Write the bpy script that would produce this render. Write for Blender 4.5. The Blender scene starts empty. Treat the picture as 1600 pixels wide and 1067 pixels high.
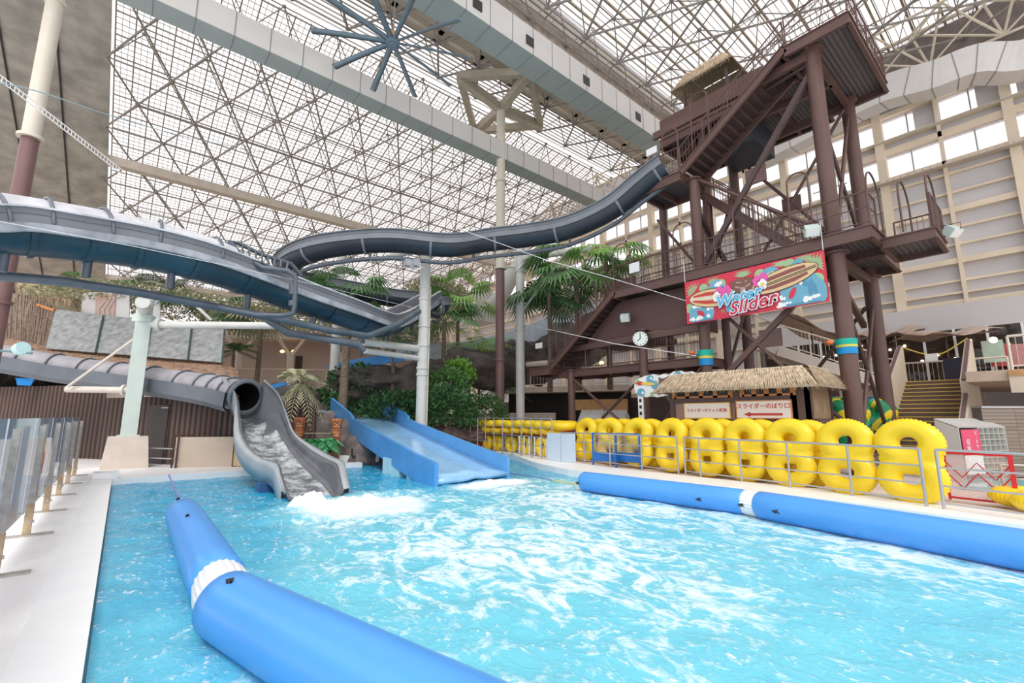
import bpy, math, random
from mathutils import Vector, Matrix, noise
S = bpy.context.scene
COL = S.collection
rnd = random.Random(7)
# ---------------------------------------------------------------- camera, world, sun, exposure
YAW = math.radians(40); PIT = math.atan(116.5/718); EYE = 1.7
cam = bpy.data.cameras.new('camera'); cam.lens = 718/1600*36; cam.sensor_width = 36
cam.clip_start = .05; cam.clip_end = 500
co = bpy.data.objects.new('camera', cam); COL.objects.link(co)
co.location = (0, 0, EYE); co.rotation_euler = (math.pi/2+PIT, 0, -YAW)
S.camera = co
w = bpy.data.worlds.new('sky'); S.world = w; w.use_nodes = True
w.node_tree.nodes['Background'].inputs[0].default_value = (1, .985, .99, 1)
w.node_tree.nodes['Background'].inputs[1].default_value = 1.15
sun = bpy.data.lights.new('sun', 'SUN'); sun.energy = 1.6; sun.angle = math.radians(25); sun.color = (1, .97, .94)
so = bpy.data.objects.new('sun', sun); COL.objects.link(so)
so.rotation_euler = (math.radians(32), math.radians(-22), 0)
S.view_settings.view_transform = 'Standard'; S.view_settings.look = 'None'
S.view_settings.gamma = 1; S.view_settings.use_curve_mapping = False
S.view_settings.exposure = .22
S.cycles.max_bounces = 8; S.cycles.transparent_max_bounces = 16
S.cycles.diffuse_bounces = 4
# ---------------------------------------------------------------- survey helpers (photo pixel -> point in the hall)
def ray(px, py):
    r = (px-800)/718; u = -(py-533.5)/718
    f = math.cos(PIT)-u*math.sin(PIT); z = u*math.cos(PIT)+math.sin(PIT)
    return Vector((r*math.cos(YAW)+f*math.sin(YAW), -r*math.sin(YAW)+f*math.cos(YAW), z)), f
O = Vector((0, 0, EYE))
def onz(px, py, z=0): d, f = ray(px, py); return O+d*((z-EYE)/d.z)
def onx(px, py, x): d, f = ray(px, py); return O+d*(x/d.x)
def ony(px, py, y): d, f = ray(px, py); return O+d*(y/d.y)
def dep(px, py, k): d, f = ray(px, py); return O+d*(k/f)
V = Vector
# ---------------------------------------------------------------- materials
MATS = {}
def mat(name, col, rough=.55, metal=0, var=.08, vs=3., bump=0, bs=20., coat=0, emit=0, alpha=1, trans=0):
    if name in MATS: return MATS[name]
    m = bpy.data.materials.new(name); m.use_nodes = True; nt = m.node_tree; N = nt.nodes; L = nt.links
    b = N['Principled BSDF']
    b.inputs['Roughness'].default_value = rough; b.inputs['Metallic'].default_value = metal
    b.inputs['Coat Weight'].default_value = coat; b.inputs['Alpha'].default_value = alpha
    b.inputs['Transmission Weight'].default_value = trans
    tc = N.new('ShaderNodeTexCoord')
    if var:
        t = N.new('ShaderNodeTexNoise'); t.inputs['Scale'].default_value = vs; t.inputs['Detail'].default_value = 4
        L.new(tc.outputs['Object'], t.inputs['Vector'])
        r = N.new('ShaderNodeValToRGB'); r.color_ramp.elements[0].position = .3; r.color_ramp.elements[1].position = .7
        r.color_ramp.elements[0].color = (*[max(0, c*(1-var)) for c in col], 1)
        r.color_ramp.elements[1].color = (*[min(1, c*(1+var)) for c in col], 1)
        L.new(t.outputs['Fac'], r.inputs['Fac']); L.new(r.outputs[0], b.inputs['Base Color'])
    else: b.inputs['Base Color'].default_value = (*col, 1)
    if bump:
        t = N.new('ShaderNodeTexNoise'); t.inputs['Scale'].default_value = bs; t.inputs['Detail'].default_value = 5
        L.new(tc.outputs['Object'], t.inputs['Vector'])
        q = N.new('ShaderNodeBump'); q.inputs['Strength'].default_value = bump; q.inputs['Distance'].default_value = .05
        L.new(t.outputs['Fac'], q.inputs['Height']); L.new(q.outputs[0], b.inputs['Normal'])
    if emit:
        b.inputs['Emission Color'].default_value = (*col, 1); b.inputs['Emission Strength'].default_value = emit
    MATS[name] = m; return m
def stripe(name, c1, c2, axis='X', scale=10., rough=.6, ratio=.5, bump=.0, dist=0.):
    """surface with regular bands: planks, corrugation, thatch"""
    if name in MATS: return MATS[name]
    m = mat(name, c1, rough, var=0); nt = m.node_tree; N = nt.nodes; L = nt.links; b = N['Principled BSDF']
    tc = N.new('ShaderNodeTexCoord'); wv = N.new('ShaderNodeTexWave'); wv.bands_direction = axis; wv.inputs['Scale'].default_value = scale
    wv.inputs['Distortion'].default_value = dist; wv.inputs['Detail'].default_value = 3
    L.new(tc.outputs['Object'], wv.inputs['Vector'])
    r = N.new('ShaderNodeValToRGB'); r.color_ramp.elements[0].color = (*c1, 1); r.color_ramp.elements[1].color = (*c2, 1)
    r.color_ramp.elements[0].position = max(0, ratio-.15); r.color_ramp.elements[1].position = min(1, ratio+.15)
    L.new(wv.outputs['Fac'], r.inputs['Fac']); L.new(r.outputs[0], b.inputs['Base Color'])
    if bump:
        q = N.new('ShaderNodeBump'); q.inputs['Strength'].default_value = bump; q.inputs['Distance'].default_value = .03
        L.new(wv.outputs['Fac'], q.inputs['Height']); L.new(q.outputs[0], b.inputs['Normal'])
    return m
def blocks(name, c1, c2, cm, scale=1., bw=.5, rh=.25, mortar=.01, rough=.7):
    if name in MATS: return MATS[name]
    m = mat(name, c1, rough, var=0); nt = m.node_tree; N = nt.nodes; L = nt.links; b = N['Principled BSDF']
    tc = N.new('ShaderNodeUVMap'); br = N.new('ShaderNodeTexBrick')
    for k, c in zip(('Color1', 'Color2', 'Mortar'), (c1, c2, cm)): br.inputs[k].default_value = (*c, 1)
    br.inputs['Scale'].default_value = scale; br.inputs['Brick Width'].default_value = bw; br.inputs['Row Height'].default_value = rh
    br.inputs['Mortar Size'].default_value = mortar; br.offset = 0
    L.new(tc.outputs[0], br.inputs['Vector']); L.new(br.outputs['Color'], b.inputs['Base Color'])
    return m
# ---------------------------------------------------------------- mesh builder
class MB:
    def __init__(s): s.v = []; s.f = []; s.sm = []; s.uv = None
    def add(s, vs, fs, smooth=False):
        o = len(s.v); s.v += [tuple(a) for a in vs]
        s.f += [tuple(i+o for i in f) for f in fs]; s.sm += [smooth]*len(fs); return s
    def box(s, lo, hi, M=None):
        x0, y0, z0 = lo; x1, y1, z1 = hi
        vs = [V(p) for p in ((x0,y0,z0),(x1,y0,z0),(x1,y1,z0),(x0,y1,z0),(x0,y0,z1),(x1,y0,z1),(x1,y1,z1),(x0,y1,z1))]
        if M: vs = [M@p for p in vs]
        return s.add(vs, [(0,3,2,1),(4,5,6,7),(0,1,5,4),(1,2,6,5),(2,3,7,6),(3,0,4,7)])
    def bar(s, a, b, w, h, up=(0, 0, 1)):
        """rectangular bar a->b, w sideways, h along up"""
        a = V(a); b = V(b); d = (b-a); L = d.length
        if L < 1e-6: return s
        d /= L; u = V(up); x = d.cross(u)
        if x.length < 1e-4: x = d.cross(V((1, 0, 0)))
        x.normalize(); u = x.cross(d)
        q = [x*(w/2)*i+u*(h/2)*j for i, j in ((-1,-1),(1,-1),(1,1),(-1,1))]
        return s.add([a+k for k in q]+[b+k for k in q], [(3,2,1,0),(4,5,6,7),(0,1,5,4),(1,2,6,5),(2,3,7,6),(3,0,4,7)])
    def cyl(s, a, b, r, n=10, r2=None, cap=True):
        a = V(a); b = V(b); d = (b-a)
        if d.length < 1e-6: return s
        d.normalize(); x = d.orthogonal().normalized(); y = d.cross(x); r2 = r if r2 is None else r2
        vs = [a+(x*math.cos(t)+y*math.sin(t))*r for t in (2*math.pi*i/n for i in range(n))]
        vs += [b+(x*math.cos(t)+y*math.sin(t))*r2 for t in (2*math.pi*i/n for i in range(n))]
        s.add(vs, [(i, (i+1) % n, n+(i+1) % n, n+i) for i in range(n)], n > 5)
        if cap: s.add(vs, [tuple(range(n))[::-1], tuple(range(n, 2*n))])
        return s
    def tube(s, pts, r, n=8, closed=False):
        pts = [V(p) for p in pts]; N = len(pts); vs = []; x = None
        rr = r if callable(r) else (lambda t: r)
        for i, p in enumerate(pts):
            d = (pts[(i+1) % N] if (closed or i < N-1) else p)-(pts[i-1] if (closed or i > 0) else p)
            d.normalize()
            x = (x-d*x.dot(d)) if x is not None else d.orthogonal()
            x.normalize(); y = d.cross(x); k = rr(i/max(1, N-1))
            vs += [p+(x*math.cos(2*math.pi*j/n)+y*math.sin(2*math.pi*j/n))*k for j in range(n)]
        fs = []
        for i in range(N if closed else N-1):
            a = i*n; b = ((i+1) % N)*n
            fs += [(a+j, a+(j+1) % n, b+(j+1) % n, b+j) for j in range(n)]
        s.add(vs, fs, True)
        if not closed: s.add(vs[:n]+vs[-n:], [tuple(range(n))[::-1], tuple(range(n, 2*n))])
        return s
    def grid(s, rows, smooth=True, closed=False):
        n = len(rows[0]); vs = [p for r in rows for p in r]; fs = []
        for i in range(len(rows)-1):
            for j in range(n if closed else n-1):
                fs.append((i*n+j, i*n+(j+1) % n, (i+1)*n+(j+1) % n, (i+1)*n+j))
        return s.add(vs, fs, smooth)
    def poly(s, pts): return s.add(pts, [tuple(range(len(pts)))])
    def prism(s, pts, vec):
        """polygon pushed along vec"""
        n = len(pts); p = [V(a) for a in pts]; q = [a+V(vec) for a in p]
        return s.add(p+q, [tuple(range(n))[::-1], tuple(range(n, 2*n))]+[(i, (i+1) % n, n+(i+1) % n, n+i) for i in range(n)])
    def ball(s, c, r, n=10, m=6, sq=(1, 1, 1), jit=0, seed=0):
        c = V(c); rows = []
        for i in range(m+1):
            th = math.pi*i/m; row = []
            for j in range(n):
                ph = 2*math.pi*j/n; d = V((math.sin(th)*math.cos(ph), math.sin(th)*math.sin(ph), math.cos(th)))
                k = r*(1+jit*noise.noise(d*1.7+V((seed, seed*2.3, 0)))) if jit else r
                row.append(c+V((d.x*sq[0], d.y*sq[1], d.z*sq[2]))*k)
            rows.append(row)
        return s.grid(rows, True, True)
    def mesh(s, name, m, uvf=None):
        me = bpy.data.meshes.new(name); me.from_pydata(s.v, [], s.f)
        me.polygons.foreach_set('use_smooth', s.sm)
        ms = m if isinstance(m, list) else [m]
        for k in ms: me.materials.append(k)
        if uvf:
            uv = me.uv_layers.new(name='UVMap')
            for l in me.loops: uv.data[l.index].uv = uvf(me.vertices[l.vertex_index].co)
        me.update(); return me
    def build(s, name, m, parent=None, uvf=None, **tag_):
        o = bpy.data.objects.new(name, s.mesh(name, m, uvf)); COL.objects.link(o)
        if parent is not None:
            o.parent = parent; o.matrix_parent_inverse = Matrix.Translation(-V(abs_loc(parent)))
        for k, v in tag_.items(): o[k] = v
        return o
def abs_loc(o):
    l = V((0, 0, 0))
    while o is not None:
        l += V(o.location)
        if o.parent is not None: l += V(o.matrix_parent_inverse.translation)
        o = o.parent
    return l
def thing(name, label, cat, loc=(0, 0, 0), group=None, kind=None):
    o = bpy.data.objects.new(name, None); COL.objects.link(o); o.location = loc; o.empty_display_size = .2
    if kind: o['kind'] = kind
    else: o['label'] = label; o['category'] = cat
    if group: o['group'] = group
    return o
def tag(o, label, cat, group=None):
    o['label'] = label; o['category'] = cat
    if group: o['group'] = group
    return o
def struct(mb, name, m, parent=None, uvf=None):
    o = mb.build(name, m, parent, uvf)
    if parent is None: o['kind'] = 'structure'
    return o
def dup(o, parent=None, label=None, loc=None, rot=None):
    c = o.copy(); COL.objects.link(c)
    if parent is not None: c.parent = parent
    if label: c['label'] = label
    if loc is not None: c.location = loc
    if rot is not None: c.rotation_euler = rot
    for ch in list(o.children): dup(ch, c)
    return c
def ipath(pts, n):
    """Catmull-Rom through pts (tuples of any length), n points per span"""
    P = [V(p) for p in pts]; P = [P[0]*2-P[1]]+P+[P[-1]*2-P[-2]]; out = []
    for i in range(1, len(P)-2):
        for k in range(n):
            t = k/n; a, b, c, d = P[i-1:i+3]
            out.append(.5*((2*b)+(c-a)*t+(2*a-5*b+4*c-d)*t*t+(3*b-a-3*c+d)*t**3))
    return out+[P[-2]]
# ================================================================ the hall: pool, decks, roof, walls
M_white = mat('white_deck', (.86, .84, .84), .7, var=.05, vs=1.2, bump=.1, bs=40)
M_cope = mat('white_coping', (.9, .9, .9), .45, var=.02)
M_tan = mat('tan_deck', (.72, .6, .53), .75, var=.1, vs=1.5, bump=.1, bs=30)
M_basin = mat('pool_blue', (.30, .74, .88), .5, var=.05)
PE = [(10.62, -7), (10.65, .6), (10.9, 3.2), (10.72, 5.7), (10.74, 9.5), (11.4, 12.2), (13.0, 15.4), (13.4, 17.4)]
PL = [(-.02, -7), (-.02, 16.7), (6.9, 17.3)]
WZ = -.13
mb = MB()
mb.box((-14, -7, -1.6), (-.42, 17.2, 0)); mb.box((-14, 17.15, -1.6), (6.5, 30, 0))
struct(mb, 'floor', M_white)
mb = MB(); mb.box((-.42, -7, -1.6), (-.02, 17.1, .03)); mb.box((-.42, 16.7, -1.6), (6.9, 17.12, .03))
mb.box((-.42, 16.72, 0), (0.1, 17.35, .2))
struct(mb, 'trim_1', M_cope)
mb = MB(); pts = [V((x, y, 0)) for x, y in ipath([(a, b, 0) for a, b in PE], 4) for _ in (0,)] if False else [p for p in ipath([(a, b, 0) for a, b in PE], 4)]
out = [p+V((1.5, 0, 0)) for p in pts]
n = len(pts)
rows = [[p+V((0, 0, -1.6)), p+V((0, 0, .07)), q+V((0, 0, .07)), q+V((0, 0, -.3))] for p, q in zip(pts, out)]
mb.grid(rows, False); mb.v = [tuple(a) for a in mb.v]
struct(mb, 'trim_2', M_cope)
mb = MB(); far = [V((60, p.y, 0)) for p in out]
mb.grid([[q, f] for q, f in zip(out, far)], False); mb.grid([[V((13, 17.2, 0)), V((60, 17.2, 0))], [V((6.4, 17.2, 0)), V((60, 60, 0))], [V((6.4, 60, 0)), V((6.5, 60, 0))]], False)
mb.add([V((6.4, 17.2, -.01)), V((60, 17.2, -.01)), V((60, 70, -.01)), V((-30, 70, -.01)), V((-30, 29, -.01)), V((6.4, 29, -.01))], [(0, 1, 2, 3, 4, 5)])
struct(mb, 'floor_deck', M_tan)
mb = MB(); mb.box((-.1, -7.1, -1.65), (14.2, 18.2, -1.6)); mb.box((6.85, 17.3, -1.6), (14, 17.5, 0))
struct(mb, 'floor_basin', M_basin)
mb = MB(); mb.box((-.02, -7, -1.6), (.0, 16.68, -.3)); struct(mb, 'trim_3', M_basin)
# ---- water
def water_mat():
    m = bpy.data.materials.new('pool_water'); m.use_nodes = True; nt = m.node_tree; N = nt.nodes; L = nt.links; b = N['Principled BSDF']
    tc = N.new('ShaderNodeTexCoord')
    def noi(sc, det, dist=0, rough=.55, mp=None):
        t = N.new('ShaderNodeTexNoise'); t.inputs['Scale'].default_value = sc; t.inputs['Detail'].default_value = det
        t.inputs['Distortion'].default_value = dist; t.inputs['Roughness'].default_value = rough
        L.new(mp or tc.outputs['Object'], t.inputs['Vector']); return t.outputs['Fac']
    def math_(op, a, c=None, clamp=False):
        t = N.new('ShaderNodeMath'); t.operation = op; t.use_clamp = clamp
        for i, q in enumerate((a, c)):
            if q is None: continue
            if isinstance(q, (int, float)): t.inputs[i].default_value = q
            else: L.new(q, t.inputs[i])
        return t.outputs[0]
    def mr(v, a, c, d=0., e=1.):
        t = N.new('ShaderNodeMapRange'); L.new(v, t.inputs['Value'])
        for k, q in zip(('From Min', 'From Max', 'To Min', 'To Max'), (a, c, d, e)): t.inputs[k].default_value = q
        return t.outputs['Result']
    sep = N.new('ShaderNodeSeparateXYZ'); L.new(tc.outputs['Object'], sep.inputs[0])
    X, Y = sep.outputs[0], sep.outputs[1]
    def spot(cx, cy, rx, ry, a=0):
        dx = math_('MULTIPLY', math_('SUBTRACT', X, cx), 1/rx); dy = math_('MULTIPLY', math_('SUBTRACT', Y, cy), 1/ry)
        r2 = math_('ADD', math_('MULTIPLY', dx, dx), math_('MULTIPLY', dy, dy))
        return math_('SUBTRACT', 1., r2, True)
    # churned zone: how far the foam of the two slide outlets reaches
    zone = spot(4.3, 9.2, 2.4, 2.6)
    for a in ((8.2, 9.8, 2.2, 1.3), (4.6, 5.4, 3.2, 4.2), (7.9, 6.6, 3.2, 4.), (8.6, 2., 2.2, 4.)): zone = math_('MAXIMUM', zone, spot(*a))
    rid = N.new('ShaderNodeMapping'); rid.inputs['Rotation'].default_value = (0, 0, math.radians(-35)); rid.inputs['Scale'].default_value = (1.15, .75, 1)
    L.new(tc.outputs['Object'], rid.inputs[0])
    f1 = noi(1.3, 7, 1.1, .62, rid.outputs[0])
    ridge = math_('SUBTRACT', 1., math_('ABSOLUTE', math_('MULTIPLY', math_('SUBTRACT', f1, .5), 9.)), True)
    f2 = noi(5., 6, .8, .65, rid.outputs[0])
    f3 = noi(14., 4, .3, .6, rid.outputs[0])
    foam = math_('ADD', math_('MULTIPLY', ridge, .36), math_('MULTIPLY', f2, .95))
    foam = math_('ADD', foam, math_('MULTIPLY', zone, .33))
    foam = mr(foam, .80, 1.12)
    dense = mr(math_('ADD', math_('MAXIMUM', math_('MULTIPLY', spot(4.1, 9.6, 1.5, 1.6), 1.3), spot(8., 10.3, 1.7, .9)), math_('MULTIPLY', f2, .8)), .6, 1.1)
    foam = math_('MAXIMUM', foam, dense)
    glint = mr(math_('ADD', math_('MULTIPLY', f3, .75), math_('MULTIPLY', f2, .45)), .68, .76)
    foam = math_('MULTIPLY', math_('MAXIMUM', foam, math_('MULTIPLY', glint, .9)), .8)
    cr = N.new('ShaderNodeValToRGB'); e = cr.color_ramp.elements; e[0].color = (.005, .40, .70, 1); e[1].color = (.20, .70, .87, 1); e[0].position = .05; e[1].position = .75
    depthn = math_('ADD', math_('MULTIPLY', zone, .8), math_('MULTIPLY', noi(.9, 4, 1.), .55))
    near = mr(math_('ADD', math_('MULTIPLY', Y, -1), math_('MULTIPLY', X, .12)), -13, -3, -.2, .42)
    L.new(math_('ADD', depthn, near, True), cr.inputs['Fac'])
    mx = N.new('ShaderNodeMix'); mx.data_type = 'RGBA'; L.new(foam, mx.inputs[0]); L.new(cr.outputs[0], mx.inputs[6]); mx.inputs[7].default_value = (.93, .96, .97, 1)
    L.new(mx.outputs[2], b.inputs['Base Color'])
    L.new(mr(foam, 0, 1, .06, .6), b.inputs['Roughness']); b.inputs['IOR'].default_value = 1.33
    L.new(mr(foam, 0, .5, .86, 1.), b.inputs['Alpha'])
    bp = N.new('ShaderNodeBump'); bp.inputs['Strength'].default_value = .55; bp.inputs['Distance'].default_value = .06
    L.new(math_('ADD', math_('ADD', f2, math_('MULTIPLY', f3, .35)), math_('MULTIPLY', foam, .25)), bp.inputs['Height']); L.new(bp.outputs[0], b.inputs['Normal'])
    return m
M_water = water_mat()
mb = MB(); rows = []; nx, ny = 150, 250
for j in range(ny+1):
    y = -6.9+j*24.6/ny; row = []
    for i in range(nx+1):
        x = i*13.9/nx; p = V((x, y, 0))
        k = .035 + .05*max(0, 1-((x-4.1)**2+(y-9.3)**2)/9)+.03*max(0, 1-((x-8)**2+(y-10)**2)/5)
        z = k*(noise.noise(V((x*1.1+y*.4, y*1.3, 0)))+.5*noise.noise(V((x*2.7, y*3.1, 4)))+.3*noise.noise(V((x*6, y*7, 9))))
        row.append(V((x, y, WZ+z)))
    rows.append(row)
mb.grid(rows); wat = struct(mb, 'floor_water', M_water); wat['kind'] = 'structure'
wat.name = 'water'
# ---- roof
RS = math.tan(math.radians(15)); RY0 = 22.3
def rz(y): return 21.9-RS*(y-RY0)
M_steel = mat('roof_steel', (.27, .245, .22), .55, var=.15, vs=2)
M_beige = mat('beige_steel', (.5, .44, .37), .55, var=.08, vs=2)
M_rust = mat('yellowed_purlin', (.34, .28, .20), .6, var=.25, vs=2)
def glaze():
    m = bpy.data.materials.new('roof_glazing'); m.use_nodes = True; nt = m.node_tree; N = nt.nodes; L = nt.links
    N.remove(N['Principled BSDF']); t = N.new('ShaderNodeBsdfTransparent'); t.inputs[0].default_value = (.97, .95, .955, 1)
    g = N.new('ShaderNodeBsdfTranslucent'); g.inputs[0].default_value = (.95, .93, .94, 1); x = N.new('ShaderNodeMixShader'); x.inputs[0].default_value = .25
    L.new(t.outputs[0], x.inputs[1]); L.new(g.outputs[0], x.inputs[2]); L.new(x.outputs[0], N['Material Output'].inputs[0]); return m
M_glaze = glaze()
M_opaque = mat('grey_roof_panel', (.34, .325, .29), .7, var=.25, vs=1.2, bump=.15, bs=4)
UP = 1.5     # glazing above the lower node layer
XL, XR = -2.3, 32.
def roofpt(x, y, up=0, flat=False): return V((x, y, (22.6 if flat else rz(y))+up))
# far slope, falling away from the ridge
ys, ye = 24., 62.
mb = MB(); mb.poly([roofpt(XL, ys, UP+.12), roofpt(XR+1, ys, UP+.12), roofpt(XR+1, ye, UP+.12), roofpt(XL, ye, UP+.12)])
ceil = struct(mb, 'ceiling', M_glaze)
mb = MB(); x = XL
k = 0
while x < XR: mb.bar(roofpt(x, ys, UP), roofpt(x, ye, UP), .022 if k % 3 else .06, .04 if k % 3 else .09); x += .27; k += 1
struct(mb, 'purlin', M_rust, ceil)
mb = MB(); y = ys; k = 0
while y < ye: mb.bar(roofpt(XL, y, UP-.1), roofpt(XR, y, UP-.1), .022 if k % 4 else .05, .03 if k % 4 else .07); y += .34; k += 1
struct(mb, 'glazing_bar', M_steel, ceil)
def frame(xa, xb, ya, yb, f, parent, dx=2.72, dy=2.5, r=.055, off=0., nodes=True, yoff=0):
    mb = MB(); nd = MB(); R = int((yb-ya)/dy)
    P = {}; Q = {}
    for j in range(R+1):
        y = ya+yoff+j*dy
        i = 0; x = xa+(dx/2 if j % 2 else 0)+off
        while x < xb: P[(j, i)] = f(x, y, 0); Q[(j, i)] = f(x+dx/2, y-dy*.33, UP-.2); x += dx; i += 1
    for (j, i), p in P.items():
        s = 0 if j % 2 == 0 else 1
        for q in ((j+1, i+s-1), (j+1, i+s)):
            if q in P: mb.cyl(p, P[q], r, 5, cap=False)
        if (j, i+1) in P and j % 1 == 0: mb.cyl(p, P[(j, i+1)], r*.6, 4, cap=False)
        u = Q[(j, i)]; mb.cyl(p, u, r*.55, 4, cap=False)
        for q in ((j, i+1), (j-1, i+s)):
            if q in P: mb.cyl(P[q], u, r*.55, 4, cap=False)
        for q in ((j, i+1), (j+1, i+s)):
            if q in Q: mb.cyl(u, Q[q], r*.6, 4, cap=False)
        nd.ball(p, .15, 6, 4, (1, 1, .5)); nd.ball(u, .13, 6, 4, (1, 1, .6))
    struct(mb, 'space_frame', M_steel, parent); struct(nd, 'frame_node', M_steel, parent)
frame(-2.5, XR, 24.5, 60, roofpt, ceil, off=.02)
# opaque strip of the same slope on the left, with open seams
mb = MB()
for k in range(4):
    x1 = XL-.05-k*2.0
    mb.prism([roofpt(x1, 20, UP-1.3), roofpt(x1-1.995, 20, UP-1.3), roofpt(x1-1.995, ye, UP-1.3), roofpt(x1, ye, UP-1.3)], (0, 0, .12))
cp_ = struct(mb, 'ceiling_panel', M_opaque); cp_['kind'] = 'structure'
mb = MB()
for k in range(1, 4): mb.bar(roofpt(XL-.05-k*2, 20, UP-1.34), roofpt(XL-.05-k*2, ye, UP-1.34), .07, .05)
struct(mb, 'panel_seam', mat('seam_black', (.03, .03, .03), .8, var=0), cp_)
# beam under the far slope, monitor strip near the ridge
mb = MB(); mb.box((XL, 36.4, rz(36.8)-.75), (XR, 37.0, rz(36.8)-.2)); struct(mb, 'trim_4', M_beige)
mb = MB(); mb.box((XL, 52, rz(52)-.5), (XR, 52.5, rz(52)-.1)); struct(mb, 'trim_5', M_beige)
# near slope over the pool: glazing bars run along x
flat = lambda x, y, up=0: V((x, y, 20.9+up))
NG0, NG1 = -14., 15.2
mb = MB(); mb.poly([flat(4, NG0, UP+.1), flat(XR+2, NG0, UP+.1), flat(XR+2, NG1, UP+.1), flat(4, NG1, UP+.1)])
ceil2 = struct(mb, 'ceiling_near', M_glaze)
mb = MB(); y = NG0
k = 0
while y < NG1: mb.bar(flat(4, y, UP), flat(XR+1, y, UP), .025 if k % 4 else .1, .04 if k % 4 else .12); y += .3; k += 1
struct(mb, 'purlin', M_rust, ceil2)
mb = MB(); x = 4
while x < XR+1: mb.bar(flat(x, NG0, UP-.1), flat(x, NG1, UP-.1), .05, .07); x += 2.72
struct(mb, 'glazing_bar', M_steel, ceil2)
frame(4, XR, NG0, NG1, flat, ceil2, r=.06)
# middle bay between the ducts: glazed strip then grey opaque panels
M_gp = mat('pale_roof_panel', (.52, .52, .56), .7, var=.1, vs=1)
mb = MB(); mb.poly([(XL-6, 20.4, 23.4), (XR, 20.4, 23.4), (XR, 24.2, 23.2), (XL-6, 24.2, 23.2)]); ceil3 = struct(mb, 'ceiling_ridge', M_glaze)
mb = MB()
y = 20.4
while y < 24: mb.bar((XL-6, y, 23.3), (XR, y, 23.3), .05, .08); y += .3
struct(mb, 'purlin', M_steel, ceil3)
mb = MB(); mb.box((XL-6, 15.2, 23.6), (XR+1, 19.2, 23.8)); struct(mb, 'ceiling_dark', M_gp)['kind'] = 'structure'
mb = MB(); mb.box((XL-6, 19.95, 22.3), (XR, 20.15, 22.9)); mb.box((XL-6, 19.2, 22.3), (XR, 19.5, 22.6)); mb.box((XL-6, 18.3, 22.0), (XR, 18.9, 22.3))
x = -8
while x < XR: mb.box((x, 19.2, 22.3), (x+.3, 20.2, 24)); x += 2.72
struct(mb, 'trim_6', M_beige)
frame(-8, XR, 15.0, 23.5, lambda x, y, up=0: V((x, y, 21.6+up)), ceil3, dy=2.2, r=.06)
mb = MB(); mb.box((4, 15.1, 20.9), (XR, 15.25, 22.3)); struct(mb, 'trim_7', mat('rusty_fascia', (.30, .25, .21), .8, var=.3))
# ---- right wall: sheet panels, girts, columns, ribbon windows
M_wall = mat('wall_sheet', (.60, .585, .60), .75, var=.04, vs=.4)
M_col = mat('cream_steel', (.76, .65, .51), .6, var=.06, vs=1)
bands = [(14.95, 16.25, -12, 62), (17.3, 18.5, -12, 62), (19.0, 20.0, 9, 24)]
mb = MB()
zs = [0]; 
for a, b, c, d in bands[:2]: zs += [a, b]
zs.append(23)
for k in range(0, len(zs)-2, 2): mb.box((XR, -14, zs[k]), (XR+.3, 62, zs[k+1]))
mb.box((XR, -14, 18.5), (XR+.3, 12.5, 23)); mb.box((XR, 12.5, 18.5), (XR+.3, 62, 18.95)); mb.box((XR, 12.5, 19.95), (XR+.3, 62, 23))
x = -14
# blind panels inside the ribbon windows of the near bays
for (ya, yb) in ((-14, -.4), (4.75, 9.2), (2.4, 3.45), (-.1, 1.0)): mb.box((XR+.02, ya, 17.3), (XR+.28, yb, 18.5)) if ya != 4.75 else None
wall = struct(mb, 'wall_right', M_wall)
g = MB()
for z, h, dpt in ((12.2, .3, .3), (9.5, .28, .3), (7.35, .3, .3), (13.16, .12, .2), (11.3, .12, .15), (10.4, .12, .15), (8.5, .12, .15), (7.85, .1, .3), (14.75, .3, .35), (16.45, .3, .35), (17.1, .2, .3), (18.65, .25, .35), (14.2, .12, .2), (6.2, .12, .2), (20.4, .2, .3)):
    g.box((XR-dpt, -14, z-h/2), (XR-.001, 62, z+h/2))
struct(g, 'wall_girt', M_col, wall)
g = MB()
for k in range(-2, 13): y = k*5.0; g.box((XR-.5, y-.2, 0), (XR-.003, y+.2, 21)); g.box((XR-.35, y+2.42, 0), (XR-.004, y+2.58, 21)) if k < 6 else None
struct(g, 'wall_column', M_col, wall)
for n_, (a, b) in enumerate(((14.95, 16.25), (17.3, 18.5), (18.95, 19.95))):
    g = MB(); g.poly([(XR+.12, -14, a), (XR+.12, 62, a), (XR+.12, 62, b), (XR+.12, -14, b)])
    wn = struct(g, 'window_%d' % (n_+1), M_glaze)
    g = MB(); y = -13.75
    while y < 62: g.box((XR+.08, y-.03, a), (XR+.18, y+.03, b)); y += 1.25
    if n_ == 0:
        g.box((XR+.08, 6.8, (a+b)/2-.02), (XR+.18, 8.6, (a+b)/2+.02)); g.box((XR+.08, 7.2, a), (XR+.18, 7.25, b)); g.box((XR+.08, 7.6, a), (XR+.18, 7.65, b))
    struct(g, 'window_frame', mat('grey_sash', (.4, .4, .42), .5), wn)
# cable tray and pipe along the wall
g = MB(); g.box((XR-.9, -12, 14.45), (XR-.5, 30, 14.5)); y = -12
while y < 30: g.box((XR-.9, y, 14.5), (XR-.5, y+.04, 14.6)); y += .3
struct(g, 'trim_8', M_beige)
g = MB(); g.tube([(XR-.5, 5.5, 17.0), (XR-.5, -8, 17.0)], .05); struct(g, 'trim_9', M_beige)
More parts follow.
